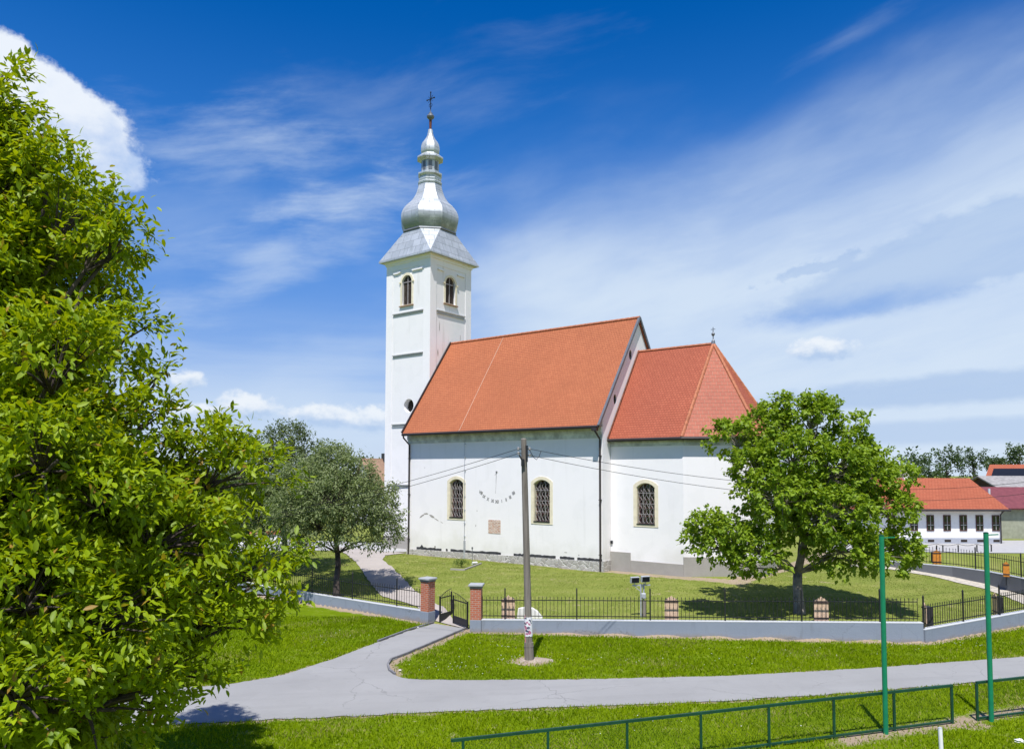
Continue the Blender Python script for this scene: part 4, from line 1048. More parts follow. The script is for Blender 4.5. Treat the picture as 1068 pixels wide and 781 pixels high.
tree('walnut_tree', 'big bright green walnut tree filling the left foreground beside the road', (TXY[0], TXY[1], 0), lob, (TXY[0]+.2, TXY[1], 12.3), .32, M['leaf_walnut'], M['barkdark'], .165, 8.2, 30, 4, spread=.30, fork=(TXY[0], TXY[1], 2.2), wr=.21)
# churchyard tree at the right
bx = G(834, 640, .62)
lob = [L_(*a) for a in ((845, 438, 32.6, 34, 1.3), (800, 450, 32.9, 34, 1.3), (762, 458, 32.6, 27, 1.1), (882, 462, 32.7, 26, 1.2), (825, 478, 31.6, 46, 1.6), (870, 492, 31.8, 44, 1.6), (787, 488, 31.6, 30, 1.3), (812, 520, 31., 48, 1.7), (905, 505, 32.6, 32, 1.3), (938, 498, 32.6, 18, .8), (866, 538, 30.9, 48, 1.8), (925, 532, 32.2, 30, 1.3), (764, 560, 31.3, 30, 1.3), (738, 548, 32., 21, 1.), (742, 572, 31.8, 25, 1.1), (790, 578, 31., 34, 1.4), (882, 574, 31.2, 40, 1.6), (925, 578, 31.8, 32, 1.2), (945, 580, 32., 18, .8), (836, 552, 32.8, 32, 1.5), (865, 520, 34., 50, 2.), (812, 530, 34., 34, 1.6), (850, 418, 32.7, 11, .5), (898, 440, 32.8, 10, .5), (820, 425, 32.8, 16, .6), (893, 470, 33., 18, .8), (800, 432, 32.8, 12, .5), (858, 428, 32.6, 14, .6), (940, 560, 32, 16, .7), (726, 560, 32, 12, .6), (772, 590, 31.6, 14, .6), (910, 480, 32.8, 14, .6))]
lob = [(c_, (r_[0]*.86, r_[1]*.86, r_[2]*.74)) for c_, r_ in lob]
tree('broad_leaved_tree', 'leafy green tree on the churchyard lawn in front of the church chancel', (bx.x, bx.y, .62), lob, AT(842, 450, 32.7), .21, M['leaf_broad'], M['bark'], .215, 7.2, 18, 12, fork=AT(832, 597, 32.6), spread=.24, droop=.6, wr=.36)
# grey leaved trees at the left
p0 = G(351, 619, .62)
lob = [L_(*a) for a in ((405, 538, 38.3, 14, .8), (396, 515, 38.6, 14, .8), (410, 562, 38.3, 9, .5), (308, 568, 37.6, 14, .8), (345, 490, 38.6, 24, 1.2), (320, 505, 38.6, 30, 1.4), (365, 500, 38.4, 28, 1.3), (385, 528, 38., 26, 1.2), (350, 525, 37.3, 38, 1.8), (310, 535, 37.8, 30, 1.5), (402, 552, 38.2, 17, .9), (372, 546, 37.4, 28, 1.3), (330, 548, 37.4, 24, 1.3), (398, 562, 38., 13, .7), (300, 555, 38.2, 24, 1.2), (345, 480, 39.5, 18, 1.), (375, 520, 40., 26, 1.5), (335, 515, 40.5, 34, 1.6))]
tree('ash_tree', 'grey green tree with forked trunk just left of the church path', (p0.x, p0.y, .62), lob, AT(352, 490, 38.5), .15, M['leaf_grey'], M['barkdark'], .20, 8, 15, 21, 'pale grey green trees left of the church', fork=AT(352, 577, 38.4), spread=.34, droop=.5, wr=.2)
p1 = G(298, 590, 1.)
lob = [L_(*a) for a in ((300, 462, 44.5, 22, 1.4), (275, 475, 44.5, 26, 1.6), (315, 478, 44.6, 24, 1.4), (262, 500, 44.2, 28, 1.8), (295, 500, 43.5, 34, 2.), (322, 505, 44.5, 26, 1.6), (250, 530, 44.2, 26, 1.7), (280, 535, 43.4, 32, 2.), (312, 540, 43.8, 26, 1.6), (255, 470, 45.2, 14, .8), (306, 452, 44.6, 11, .7))]
tree('ash_tree', 'taller grey green tree behind, between the walnut tree and the forked one', (p1.x, p1.y, 1.0), lob, AT(297, 470, 44.6), .18, M['leaf_greydark'], M['barkdark'], .21, 5.5, 14, 22, 'pale grey green trees left of the church', fork=AT(297, 565, 44.3), spread=.36, droop=.5, wr=.22, stems=[(-.6, .3, AT(270, 540, 44.5), .1), (.35, .2, AT(318, 545, 44.5), .09)])
p2 = G(262, 588, 1.)
lob = [L_(*a) for a in ((248, 520, 48, 30, 1.8), (225, 500, 48, 30, 2.), (262, 545, 47.5, 24, 1.5), (235, 548, 48., 28, 1.6), (205, 530, 48, 30, 2))]
tree('dark_tree', 'darker green tree behind the walnut tree at left', (p2.x, p2.y, 1.0), lob, AT(250, 500, 48), .2, M['leaf_dark'], M['barkdark'], .26, 3.2, 14, 23, fork=AT(258, 560, 48), spread=.4, stems=[(.5, 0, AT(275, 545, 48), .12)])
p3 = G(253, 583, 1.)
lob = [(p3+Vector((0, 0, .55)), (.9, .8, .55)), (p3+Vector((.9, .2, .4)), (.6, .6, .4))]
tree('garden_shrub', 'low reddish green shrub beneath the dark tree at left', (p3.x, p3.y, 1.02), lob, p3+Vector((0, 0, .6)), .04, M['leaf_dark'], M['barkdark'], .12, 8, 10, 24, spread=.2, cat='shrub')
# distant trees
far = [(987, 484, 120, 15, 9, 'round distant tree above the white house roof, left of the pair'), (1014, 482, 122, 13, 12, 'distant tree with airy crown above the white house roof, right of the pair'), (968, 494, 115, 11, 5, 'small low distant tree at the left end of the white house ridge'), (1036, 486, 130, 7, 8, 'tiny distant tree left of the solar panel roof'), (1045, 485, 130, 6, 7, 'tiny distant tree touching the solar panel roof'), (1064, 478, 110, 13, 9, 'distant tree at the right picture edge above the solar panel roof'),
       (912, 492, 80, 22, 7, 'pale green tree behind the churchyard tree'), (948, 490, 84, 16, 8, 'dark pointed tree rising behind the churchyard tree, left of the white house'), (935, 498, 78, 16, 6, 'low bushy tree behind the churchyard tree'), (386, 495, 95, 14, 8, 'dark tree left of the small brown roofed house')]
for i, (px, py, d, r_, hh, lab) in enumerate(far):
    rnd = random.Random(50+i); s = d/FPX; p = AT(px, py, d); lob = [L_(px, py+2, d, r_*.7, r_*s*.6)]
    for k in range(7):
        t = 2*math.pi*k/7+rnd.uniform(-.3, .3); lob.append(L_(px+math.cos(t)*r_*.62, py+math.sin(t)*r_*.62, d+rnd.uniform(-2, 2), r_*rnd.uniform(.32, .5), None, r_*.36))
    tree('distant_tree', lab, (p.x, p.y, .9), lob, (p.x, p.y, p.z+r_*s*.4), .25, M['leaf_far'] if i not in (6, 8) else M['leaf_broad'], M['barkdark'], .42, .75, 16, 60+i, 'trees beyond the village houses', spread=.7, droop=.2, wr=.35, twigs=False)
# far wood line as one mass
rng = np.random.default_rng(9); n = 26000
X_ = rng.uniform(-420, 420, n); Yd = 330+rng.uniform(0, 30, n)+.0006*X_**2*-1
hh = 2.2+1.*np.sin(X_*.05)+1.6*np.sin(X_*.13+2)+1.2*np.sin(X_*.37)
Zt = 1+rng.uniform(0, 1, n)**.7*np.clip(hh, 1.5, 9); Cc = np.stack([X_, Yd, Zt], 1)
V_, F_, _k = leaf_arrays(rng, Cc, rng.normal(0, 1, (n, 3)), rng.uniform(1.0, 2.2, n), .5)
me = np_mesh('distant_wood', V_, F_, M['leaf_far'], {'lv': np.repeat(rng.uniform(0, .9, n), 5)}); o = bpy.data.objects.new('distant_wood', me); col.objects.link(o)
tag(o, 'line of far woodland on the horizon', 'woodland', kind='stuff')

# ------------------------------------------------------------------ grass
def blades(name, n, xr, yr, test, hgt, m, label, seed, lean=.5, wd=.012):
    rng = np.random.default_rng(seed); x = rng.uniform(*xr, n); y = rng.uniform(*yr, n)
    k = test(x, y, rng)
    pch = np.sin(x*1.1+2*np.sin(y*.7))*np.sin(y*1.4+1.5*np.sin(x*.6))+.5*np.sin(x*3.1+y*2.3)*np.sin(y*3.7-x*1.9)
    k &= rng.uniform(-1.1, 1.6, n) > -pch-.55; pch = pch[k]; x, y = x[k], y[k]; z = height(x, y); n = len(x)
    cl = .6+.4*np.sin(x*1.7+np.sin(y*1.3))*np.sin(y*1.9+np.sin(x*.9))
    h = hgt*rng.uniform(.5, 1.3, n)*(.75+.5*cl); t = rng.uniform(0, 2*math.pi, n); w = wd*(1+y/40)
    dx, dy = np.cos(t)*w, np.sin(t)*w; lx_, ly_ = rng.normal(0, lean, n)*h, rng.normal(0, lean, n)*h
    if name == 'lawn': pch = pch*.6+1.1*np.sin(4.2*np.hypot((x-4.)*.74, y-52.)+1.5*np.sin(x*.5))*(.5+.5*np.sin(x*.4+y*.3))
    V_ = np.stack([np.stack([x-dx, y-dy, z-.01], 1), np.stack([x+dx, y+dy, z-.01], 1), np.stack([x+lx_, y+ly_, z+h], 1)], 1).reshape(-1, 3)
    F_ = np.arange(3*n).reshape(-1, 3); lv = np.clip(.45+.22*pch+.15*np.sin(x*.8+y*.5)+rng.normal(0, .2, n), 0, .93); dry = np.clip(np.sin(x*.9+2*np.sin(y*.45+1))*np.sin(y*1.1+np.sin(x*.35))-.35, 0, 1); lv = np.where(rng.uniform(0, 1, n) > .97-.45*dry, 1, lv)
    me = np_mesh(name, V_, F_, m, {'lv': np.repeat(lv, 3)}); o = bpy.data.objects.new(name, me); col.objects.link(o)
    return tag(o, label, 'grass', kind='stuff')
def fov(x, y): return np.abs(x) < y*.70+1.5
def dirt_ok(x, y, rng):
    dw_ = np.clip(-sdist(x, y, BND), 0, 99); ok = rng.uniform(0, 1, x.shape) > .92*np.exp(-((dw_-.1)/.45)**2)
    ok &= rng.uniform(0, 1, x.shape) > .9*np.exp(-(near(line([(412, 704), (405, 695), (412, 688), (440, 676), (487, 657)]), x, y, False)/.42)**2)
    ok &= rng.uniform(0, 1, x.shape) > .97*np.exp(-(((x-pb.x)/.9)**2+((y-pb.y)/.8)**2)**1.5)
    ok &= rng.uniform(0, 1, x.shape) > .88*np.exp(-(near([(8.2, 18.75), (13.6, 20.9), (20, 23.6)], x, y, False)/.5)**2)
    ok &= rng.uniform(0, 1, x.shape) > .6*np.exp(-(((x-9.5)/2.2)**2+((y-17.7)/.6)**2))
    return ok
def t_out(x, y, rng): return fov(x, y) & (sdist(x, y, BND) < -.16) & ~inpoly(x, y, road_poly) & dirt_ok(x, y, rng)
def in_church(x, y):
    a = (x-CA.x)*CE.x+(y-CA.y)*CE.y; b = (x-CA.x)*CN.x+(y-CA.y)*CN.y; return (a > -20.3) & (a < 8) & (b > -.15)
def t_in(x, y, rng): return fov(x, y) & (sdist(x, y, BND) > .2) & ~inpoly(x, y, yp_poly) & ~in_church(x, y) & (sdist(x, y, wp_a) < 0) 
blades('grass', 520000, (-17, 24), (14, 34.5), t_out, .075, M['blade'], 'lush bright green grass outside the wall and along the road', 31)
blades('lawn', 430000, (-17, 34), (30, 58), t_in, .028, M['bladelawn'], 'mown yellowish churchyard lawn inside the wall', 32, lean=.9, wd=.009)
# scattered white clover heads and small leaves
rng = np.random.default_rng(77); pts = []
for (px, py, rx, ry, k) in ((545, 690, 60, 6, 46), (480, 697, 40, 6, 30), (700, 690, 120, 8, 26), (520, 676, 40, 4, 16), (350, 668, 60, 10, 14), (990, 672, 50, 5, 22), (660, 760, 200, 12, 10), (800, 680, 120, 8, 14)):
    for _ in range(k): p = G(px+rng.normal(0, rx*.5), py+rng.normal(0, ry*.5)); pts.append(p)
m_ = MB()
for p in pts:
    if bool(inpoly(np.array([p.x]), np.array([p.y]), road_poly)[0]): continue
    s = rng.uniform(.008, .019); z = .06+rng.uniform(0, .03)
    m_.add([(p.x+s*a, p.y+s*b, z+s*c) for a, b, c in ((1, 0, 0), (0, 1, 0), (-1, 0, 0), (0, -1, 0), (0, 0, .8), (0, 0, -.8))], [(0, 1, 4), (1, 2, 4), (2, 3, 4), (3, 0, 4), (1, 0, 5), (2, 1, 5), (3, 2, 5), (0, 3, 5)])
tag(m_.build('clover_flowers', M['petal'], uv=False), 'tiny white clover flowers dotted through the grass', 'flowers', kind='stuff')

# ------------------------------------------------------------------ utility pole and its cables
up = empty('utility_pole', (.62, 26.5, 0), 0, 'weathered wooden utility pole with posters, standing in the grass in front of the church', 'utility pole')
tp = AT(546.2, 457.5, 26.5)-Vector((.62, 26.5, 0))
fp = lambda z: tp*(z/tp.z)
m_ = MB(); m_.tube([fp(z) for z in (-.2, .5, 2, 4, 6, tp.z-.02, tp.z+.02)], [.135, .132, .125, .118, .11, .10, .07], 14); m_.build('pole_shaft', M['polewood'], up, smooth=False)
m_ = MB(); m_.tube([fp(-.1)+Vector((.0, -.02, 0)), fp(.65)], [.165, .16], 12); m_.tube([fp(.50), fp(.53)], .172, 12); m_.build('foot_sleeve', M['polewood'], up)
m_ = MB(); m_.tube([fp(.86), fp(1.52)], .142, 14); m_.build('poster', M['paper'], up)
m_ = MB(); m_.box((-.155, -.08, .02), (-.12, .02, 1.6)); m_.build('pink_strip', M['pinkstrip'], up)
m_ = MB()
for z, s in ((7.38, -1), (7.22, -1), (7.38, 1), (7.15, 1)):
    p = fp(z); m_.bar(p, p+Vector((s*.2, -.06, 0)), .03)
m_.box((-.30, -.20, 6.78), (-.18, -.1, 7.02)); m_.box((-.14, -.16, 6.92), (-.06, -.1, 7.5)); m_.bar((-.28, -.15, 7.0), (-.36, -.16, 7.16), .05)
m_.tube([(.0, -.14, 7.35), (.12, -.16, 7.1), (.24, -.14, 7.0), (.34, -.1, 7.12), (.4, -.06, 7.3)], .012, 5); m_.build('bracket', M['iron'], up)
for z, s in ((7.38, -1), (7.22, -1), (7.38, 1), (7.15, 1)):
    p = fp(z)+Vector((s*.2, -.06, 0)); m_ = MB(); m_.lathe([(.025, p.z-.05), (.045, p.z-.02), (.03, p.z), (.045, p.z+.03), (.02, p.z+.06)], 8, (p.x, p.y)); m_.build('insulator', M['porcelain'], up)
m_ = MB(); m_.lathe([(.60, -.02), (.52, .05), (.1, .07)], 16, (0, 0)); 
for i, v in enumerate(m_.v): m_.v[i] = (v[0]*(1.0+.12*math.sin(i*1.7))+.25, v[1]*(.6+.1*math.sin(i*2.3)), v[2])
m_.build('concrete_foot', M['pad'], up)
def cable(p, q, sag, label, r=.0095, k=30):
    p, q = Vector(p), Vector(q); m_ = MB(); m_.tube([(p.lerp(q, i/k)+Vector((0, 0, -4*sag*(i/k)*(1-i/k))))-p for i in range(k+1)], r, 5)
    o = m_.build('power_cable', M['wire'], uv=False); o.location = p; tag(o, label, 'cable', 'cables strung from the utility pole'); return o
U = Vector((.62, 26.5, 0))
eL = AT(190, 556, 36)
cable(U+fp(7.38)+Vector((-.2, -.06, 0)), eL+Vector((0, 0, .12)), .28, 'upper black cable running from the pole down to the left across the church wall')
cable(U+fp(7.22)+Vector((-.2, -.06, 0)), eL, .35, 'lower black cable running from the pole down to the left across the church wall')
cable(U+fp(7.38)+Vector((.2, -.06, 0)), (36, 42, 7.6), 1.65, 'upper black cable sagging from the pole towards the right edge')
cable(U+fp(7.15)+Vector((.2, -.06, 0)), (36, 42.3, 6.9), 1.70, 'lower black cable sagging from the pole towards the right edge')
sp2 = empty('service_pole', (eL.x, eL.y, H(eL.x, eL.y)), 0, 'short wooden pole behind the walnut tree holding the cable ends', 'pole')
m_ = MB(); m_.tube([(0, 0, -.2), (0, 0, eL.z-H(eL.x, eL.y)+.4)], [.11, .08], 10); m_.build('pole_shaft', M['polewood'], sp2)
m_ = MB(); m_.box((-.1, -.14, eL.z-H(eL.x, eL.y)-.1), (.1, -.07, eL.z-H(eL.x, eL.y)+.2)); m_.build('bracket', M['iron'], sp2)

# ------------------------------------------------------------------ green poles, railings, white post
def gpole(x, y, top, label):
    rt = empty('ball_net_pole', (x, y, 0), 0, label, 'pole', 'tall green poles by the railing')
    m_ = MB(); m_.tube([(0, 0, -.1), (0, 0, top)], .062, 14); m_.build('pole_shaft', M['greenpaint'], rt, smooth=False)
    m_ = MB(); m_.lathe([(.066, top), (.066, top+.015), (.03, top+.03)], 14); m_.build('cap', M['greendark'], rt)
    m_ = MB(); m_.bar((.05, 0, top-.05), (.36, .05, top-.04), .025, .03); m_.build('arm', M['greenpaint'], rt)
gpole(9.42, 19.22, 4.95, 'tall green steel pole in front of the churchyard tree, left of the two')
gpole(12.70, 20.20, 4.95, 'tall green steel pole near the right edge, right of the two')
def railing(a, b, posts, hgt, label, zb=0.):
    a, b = Vector((*a, zb)), Vector((*b, zb)); rt = empty('railing', a, 0, label, 'railing', 'green mesh railings'); d = b-a; L = d.length; u = d.normalized()
    m_ = MB(); m_.bar(Vector((0, 0, hgt)), d+Vector((0, 0, hgt)), .06); m_.build('top_rail', M['greendark'], rt)
    m_ = MB(); m_.bar(Vector((0, 0, .07)), d+Vector((0, 0, .07)), .05); m_.build('bottom_rail', M['greendark'], rt)
    for t in posts:
        m_ = MB(); p = u*t; m_.bar(p+Vector((0, 0, -.05)), p+Vector((0, 0, hgt-.03)), .055); m_.build('post', M['greendark'], rt)
    m_ = MB(); hh_ = hgt-.14; s = .075; k = -int(hh_/s)
    while k*s < L:
        for sg in (1, -1):
            x0 = k*s; x1 = x0+hh_; z0, z1 = (0, hh_) if sg == 1 else (hh_, 0)
            xa, xb = max(0, x0), min(L, x1)
            if xb > xa:
                za = z0+(z1-z0)*(xa-x0)/hh_; zb_ = z0+(z1-z0)*(xb-x0)/hh_
                p, q = u*xa+Vector((0, 0, .1+za)), u*xb+Vector((0, 0, .1+zb_)); w_ = Vector((0, 0, .0017)); n_ = Vector((-u.y, u.x, 0))*.002*sg
                m_.add([p-w_+n_, q-w_+n_, q+w_+n_, p+w_+n_], [(0, 1, 2, 3)])
        k += 1
    m_.build('wire_mesh', M['greendark'], rt, uv=False)
e0_ = G(994, 754); e1_ = G(802, 779); dr_ = (e1_-e0_).normalized(); end = e0_+dr_*13.5
pxs = [993.5, 933, 870, 802, 731, 654]
pt = []
for px in pxs:   # where the line of sight meets the railing line
    r = ray(px, 760); dx, dy = dr_.x, dr_.y; k = (e0_.x*r.y-e0_.y*r.x)/(dy*r.x-dx*r.y); pt.append(max(0, k))
st_ = pt[-1]-pt[-2]; pt += [pt[-1]+st_*i for i in (1, 2, 3)]
railing((e0_.x, e0_.y), (end.x, end.y), [t for t in pt if t < 13.5], .98, 'long green mesh railing along the bottom edge in front of the road')
s0_ = G(1019.5, 751.5); s1_ = s0_-dr_*7
railing((s0_.x, s0_.y), (s1_.x, s1_.y), [0, 1.9, 3.8, 5.7, 6.98], 1.0, 'short green mesh railing at the right edge behind the right green pole')
wp = empty('white_post', (9.02, 16.0, 0), 0, 'plain white post sticking up at the bottom edge in front of the railing', 'post')
m_ = MB(); m_.tube([(0, 0, -.1), (-.03, .02, 1.2)], .042, 12); m_.build('post_shaft', M['whitepaint'], wp)
m_ = MB(); m_.lathe([(.043, 1.2), (.04, 1.215), (.015, 1.225)], 12, (-.03, .02)); m_.build('cap', M['galv'], wp)
for px, py, s, lab in ((1063, 774, .11, 'crumpled white plastic bag on the grass at the bottom right corner'), (435, 655, .07, 'small white scrap of paper beside the path left of the gate'), (417, 700, .05, 'tiny pale stone on the bare soil where path and road meet')):
    p = G(px, py); m_ = MB(); r_ = random.Random(px)
    b = bmesh.new(); bmesh.ops.create_icosphere(b, subdivisions=2, radius=s)
    for v in b.verts: v.co *= r_.uniform(.7, 1.25); v.co.z *= .4
    me = bpy.data.meshes.new('litter'); b.to_mesh(me); b.free(); me.materials.append(M['petal']); o = bpy.data.objects.new('litter' if s != .05 else 'pale_stone', me); col.objects.link(o); o.location = (p.x, p.y, .05)
    tag(o, lab, 'litter' if s != .05 else 'stone')

# ------------------------------------------------------------------ litter bins
def make_bin(wood, w, h, dep, leg, label, group):
    rt = empty('litter_bin', (0, 0, 0), 0, label, 'litter bin', group)
    MB().box((-w*.42, -dep/2+.03, leg+.06), (w*.42, dep/2-.03, leg+h*.86)).build('body', M['binbody'], rt, bevel=.01)
    for side in (-1,) if True else (-1, 1):
        pm = MB(); n_ = 5; pw = w/n_
        for k in range(n_):
            xc = -w/2+pw*(k+.5); top = leg+h*(1.0-.20*(abs(xc)/(w/2))**1.2)
            y0 = -dep/2-.0; hw_ = pw*.485
            pm.add([(xc-hw_, y0, leg), (xc+hw_, y0, leg), (xc+hw_, y0+.025, leg), (xc-hw_, y0+.025, leg), (xc-hw_, y0, top-.03), (xc+hw_, y0, top-.03), (xc+hw_, y0+.025, top-.03), (xc-hw_, y0+.025, top-.03), (xc, y0, top+.03), (xc, y0+.025, top+.03)],
                   [(3, 2, 1, 0), (0, 1, 5, 8, 4), (2, 3, 7, 9, 6), (1, 2, 6, 5), (3, 0, 4, 7), (5, 6, 9, 8), (7, 4, 8, 9)])
        pm.build('planks', wood, rt, uv=False)
    for z in (leg+h*.13, leg+h*.76):
        MB().box((-w*.52, -dep/2-.02, z), (w*.52, -dep/2-.002, z+.055)).build('band', M['band'], rt)
    if leg > .05: MB().tube([(0, 0, -.1), (0, 0, leg+.1)], .035, 8).build('leg', M['iron'], rt)
    else: MB().box((-.04, dep/2-.03, -.4), (.04, dep/2+.01, leg+.3)).build('leg', M['iron'], rt)
    return rt
gb = 'wooden litter bins along the churchyard fence'
def on_front(px, off=.36):
    r = ray(px, 640); (x0, y0), (x1, y1) = WALL_F; dx, dy = x1-x0, y1-y0
    k = (x0*r.y-y0*r.x)/(dy*r.x-dx*r.y); x, y = x0+dx*k, y0+dy*k; return x*(1+off/31), y*(1+off/31)
proto = make_bin(M['palewood'], .55, .98, .32, .0, 'pale plank litter bin behind the fence next to the gate, beside the white stone', gb)
labs = ['pale plank litter bin behind the fence right of the floodlight post', 'pale plank litter bin behind the fence in front of the churchyard tree trunk']
x, y = on_front(530.5); proto.location = (x, y, .47); proto.rotation_euler.z = R(-6)
for px, lb in zip((700, 855.5), labs):
    o = copy_tree(proto); x, y = on_front(px); o.location = (x, y, .47+.24*(x+1.5)/17.5); o['label'] = lb
for (px, py, lb) in ((968, 652, 'litter bin showing its dark side behind the fence by the wall corner'), (1041.5, 640, 'litter bin showing its dark side behind the fence left of the right picture edge')):
    o = copy_tree(proto); p = G(px, py, .50); o.location = (p.x, p.y, .47); o.rotation_euler.z = R(-98); o['label'] = lb; o.scale = (.78, .9, .93)
pO = make_bin(M['orangewood'], .50, .80, .30, .38, 'orange plank litter bin on a leg by the far wall, facing the camera', gb)
p = G(976, 594.5, .98); pO.location = (p.x, p.y, .97)
o = copy_tree(pO); p = G(1049.5, 608, .96); o.location = (p.x, p.y, .95); o.rotation_euler.z = R(-25); o.scale = (.55, 1, .95); o['label'] = 'narrow orange litter bin on a leg at the far wall near the right edge'

# floodlights, stone, small bed
p = G(669.5, 641, .62); fl = empty('floodlight_post', (p.x, p.y, H(p.x, p.y)), 0, 'grey post on the lawn carrying two black faced floodlights', 'floodlight')
m_ = MB(); m_.tube([(-.04, 0, -.2), (-.04, 0, 1.38)], .035, 8); m_.tube([(.09, .05, -.2), (.09, .05, 1.38)], .035, 8); m_.bar((-.04, 0, 1.2), (.09, .05, 1.35), .03); m_.build('post', M['galv'], fl)
m_ = MB(); m_.bar((-.40, 0, 1.32), (.36, .03, 1.34), .05); m_.bar((-.30, 0, 1.3), (-.05, 0, 1.08), .03); m_.build('cross_arm', M['galv'], fl)
for x_, z_ in ((-.30, 1.56), (.14, 1.60)):
    T_ = Matrix.Translation((x_, -.05, z_)) @ Matrix.Rotation(R(200), 4, 'Z') @ Matrix.Rotation(R(-8), 4, 'X')
    m_ = MB(); m_.box((-.20, -.06, -.13), (.20, .06, .13), T_); hd = m_.build('floodlight_head', M['galv'], fl, bevel=.015)
    m_ = MB(); m_.box((-.17, .061, -.10), (.17, .068, .10), T_); m_.build('lens', M['solar'], hd)
    m_ = MB(); m_.bar((x_, 0, 1.34), (x_, -.05, z_-.12), .04); m_.build('bracket', M['galv'], fl)
m_ = MB(); m_.box((-.02, -.06, .78), (.17, .06, 1.0)); m_.build('junction_box', M['galv'], fl, bevel=.02)
m_ = MB(); m_.box((.04, -.02, -.1), (.17, .12, .68)); m_.build('wooden_stake', M['polewood'], fl)
p = G(553, 641.5, .55); m_ = MB()
prf = [(-.55, 0), (.55, 0), (.30, .30), (.10, .42), (-.15, .46), (-.50, .40)]
prism_xz(m_, prf, -.14, .16, Matrix.Rotation(R(-8), 4, 'Z'))
o = m_.build('white_stone_block', M['marble']); fixn(o); o.location = (p.x, p.y, H(p.x, p.y)-.02); tag(o, 'pale stone block with a slanting top lying behind the fence near the utility pole', 'stone')
p = G(481, 592, 1.); shr = [((p.x-.2, p.y, 1.18), (.28, .25, .22)), ((p.x+.15, p.y, 1.16), (.28, .22, .2)), ((p.x, p.y+.1, 1.28), (.25, .22, .18))]
tree('small_shrub', 'small dark green shrub in a kerbed bed on the lawn by the nave wall', (p.x, p.y, 1.0), shr, (p.x, p.y, 1.25), .02, M['leaf_dark'], M['barkdark'], .06, 60, 10, 41, spread=.09, cat='shrub', twigs=False)
m_ = MB(); a = G(470, 594.5, 1.); b = G(484, 595.2, 1.); c_ = G(502, 588.5, 1.0)
m_.bar((a.x, a.y, H(a.x, a.y)+.03), (b.x, b.y, H(b.x, b.y)+.03), .08, .12); m_.bar((b.x, b.y, H(b.x, b.y)+.03), (c_.x, c_.y, H(c_.x, c_.y)+.03), .08, .12)
o = m_.build('bed_kerb', M['concrete']); tag(o, 'thin grey stone kerb edging the small shrub bed', 'kerb')
p = G(492.5, 589.5, 1.); tp_ = empty('slim_post', (p.x, p.y, H(p.x, p.y)), 0, 'slim dark post with a small white lamp at its foot beside the shrub', 'post')
m_ = MB(); m_.tube([(0, 0, -.1), (0, 0, 1.05)], .022, 6); m_.box((-.05, -.02, .95), (.05, .02, 1.08)); m_.build('post_shaft', M['flashing'], tp_)
T_ = Matrix.Translation((.15, -.15, .12)) @ Matrix.Rotation(R(30), 4, 'Z') @ Matrix.Rotation(R(35), 4, 'X')
m_ = MB(); m_.box((-.16, -.05, -.10), (.16, .05, .10), T_); hd = m_.build('lamp_head', M['whitepaint'], tp_, bevel=.01)
m_ = MB(); m_.box((-.13, .051, -.08), (.13, .058, .08), T_); m_.build('lens', M['solar'], hd)

# ------------------------------------------------------------------ village houses
def house_yaw(name, label, origin, yaw, L, Dp, wall_h, rise, wm, rm, oh=.4, cat='house', gable_m=None):
    """origin = front left corner at ground; x along the front, y away from camera"""
    rt = empty(name, origin, yaw, label, cat)
    m_ = MB(); pf = [(0, 0), (Dp, 0), (Dp, wall_h), (Dp/2, wall_h+rise-.1), (0, wall_h)]; n_ = 5
    m_.add([(0, y, z-(1 if z == 0 else 0)) for y, z in pf]+[(L, y, z-(1 if z == 0 else 0)) for y, z in pf], [tuple(range(n_)), tuple(range(2*n_-1, n_-1, -1))]+[((k+1) % n_, k, n_+k, n_+(k+1) % n_) for k in range(n_)])
    w_ = m_.build('wall', wm, rt); fixn(w_)
    if gable_m:
        g_ = MB(); g_.add([(-.03, .1, wall_h), (-.03, Dp-.1, wall_h), (-.03, Dp/2, wall_h+rise-.15)], [(0, 2, 1)]); g_.build('gable', gable_m, rt)
    k = rise/(Dp/2); ez = wall_h-oh*k+.05; rz_ = wall_h+rise+.05
    m_ = MB(); m_.slab([(-.3, -oh, ez), (L+.3, -oh, ez), (L+.3, Dp/2, rz_), (-.3, Dp/2, rz_)], .12); m_.slab([(-.3, Dp/2, rz_), (L+.3, Dp/2, rz_), (L+.3, Dp+oh, ez), (-.3, Dp+oh, ez)], .12)
    rf = m_.build('roof', rm, rt); return rt, rf, k, ez, rz_
GZ = 1.28
a = G(1045, 567.5, GZ); d_ = a.y   # long white house
b = G(880, 567.5, GZ)
yaw = math.atan2(a.y-b.y, a.x-b.x)*.6; L = (a-b).length
wh, rf, k_, ez, rz_ = house_yaw('white_house', 'long single storey white house with orange tiled roof and brown windows at right', (a.x-L*math.cos(yaw), a.y-L*math.sin(yaw), GZ), yaw, L, 8.4, 2.86, 2.05, M['plaster_far'], M['tile_far'], .55)
s = d_/FPX
MB().box((.0, -.05, -.5), (L, -.001, .48)).build('plinth', M['bluegrey'], wh)
m_ = MB(); m_.tube([(-.3, -.58, ez-.05), (L+.35, -.58, ez-.05)], .09, 6); m_.build('gutter', M['brown_metal'], wh)
m_ = MB(); m_.tube([(L-.12, -.6, ez-.05), (L-.12, -.12, ez-.4), (L-.12, -.12, .1)], .05, 6); m_.build('downpipe', M['brown_metal'], wh)
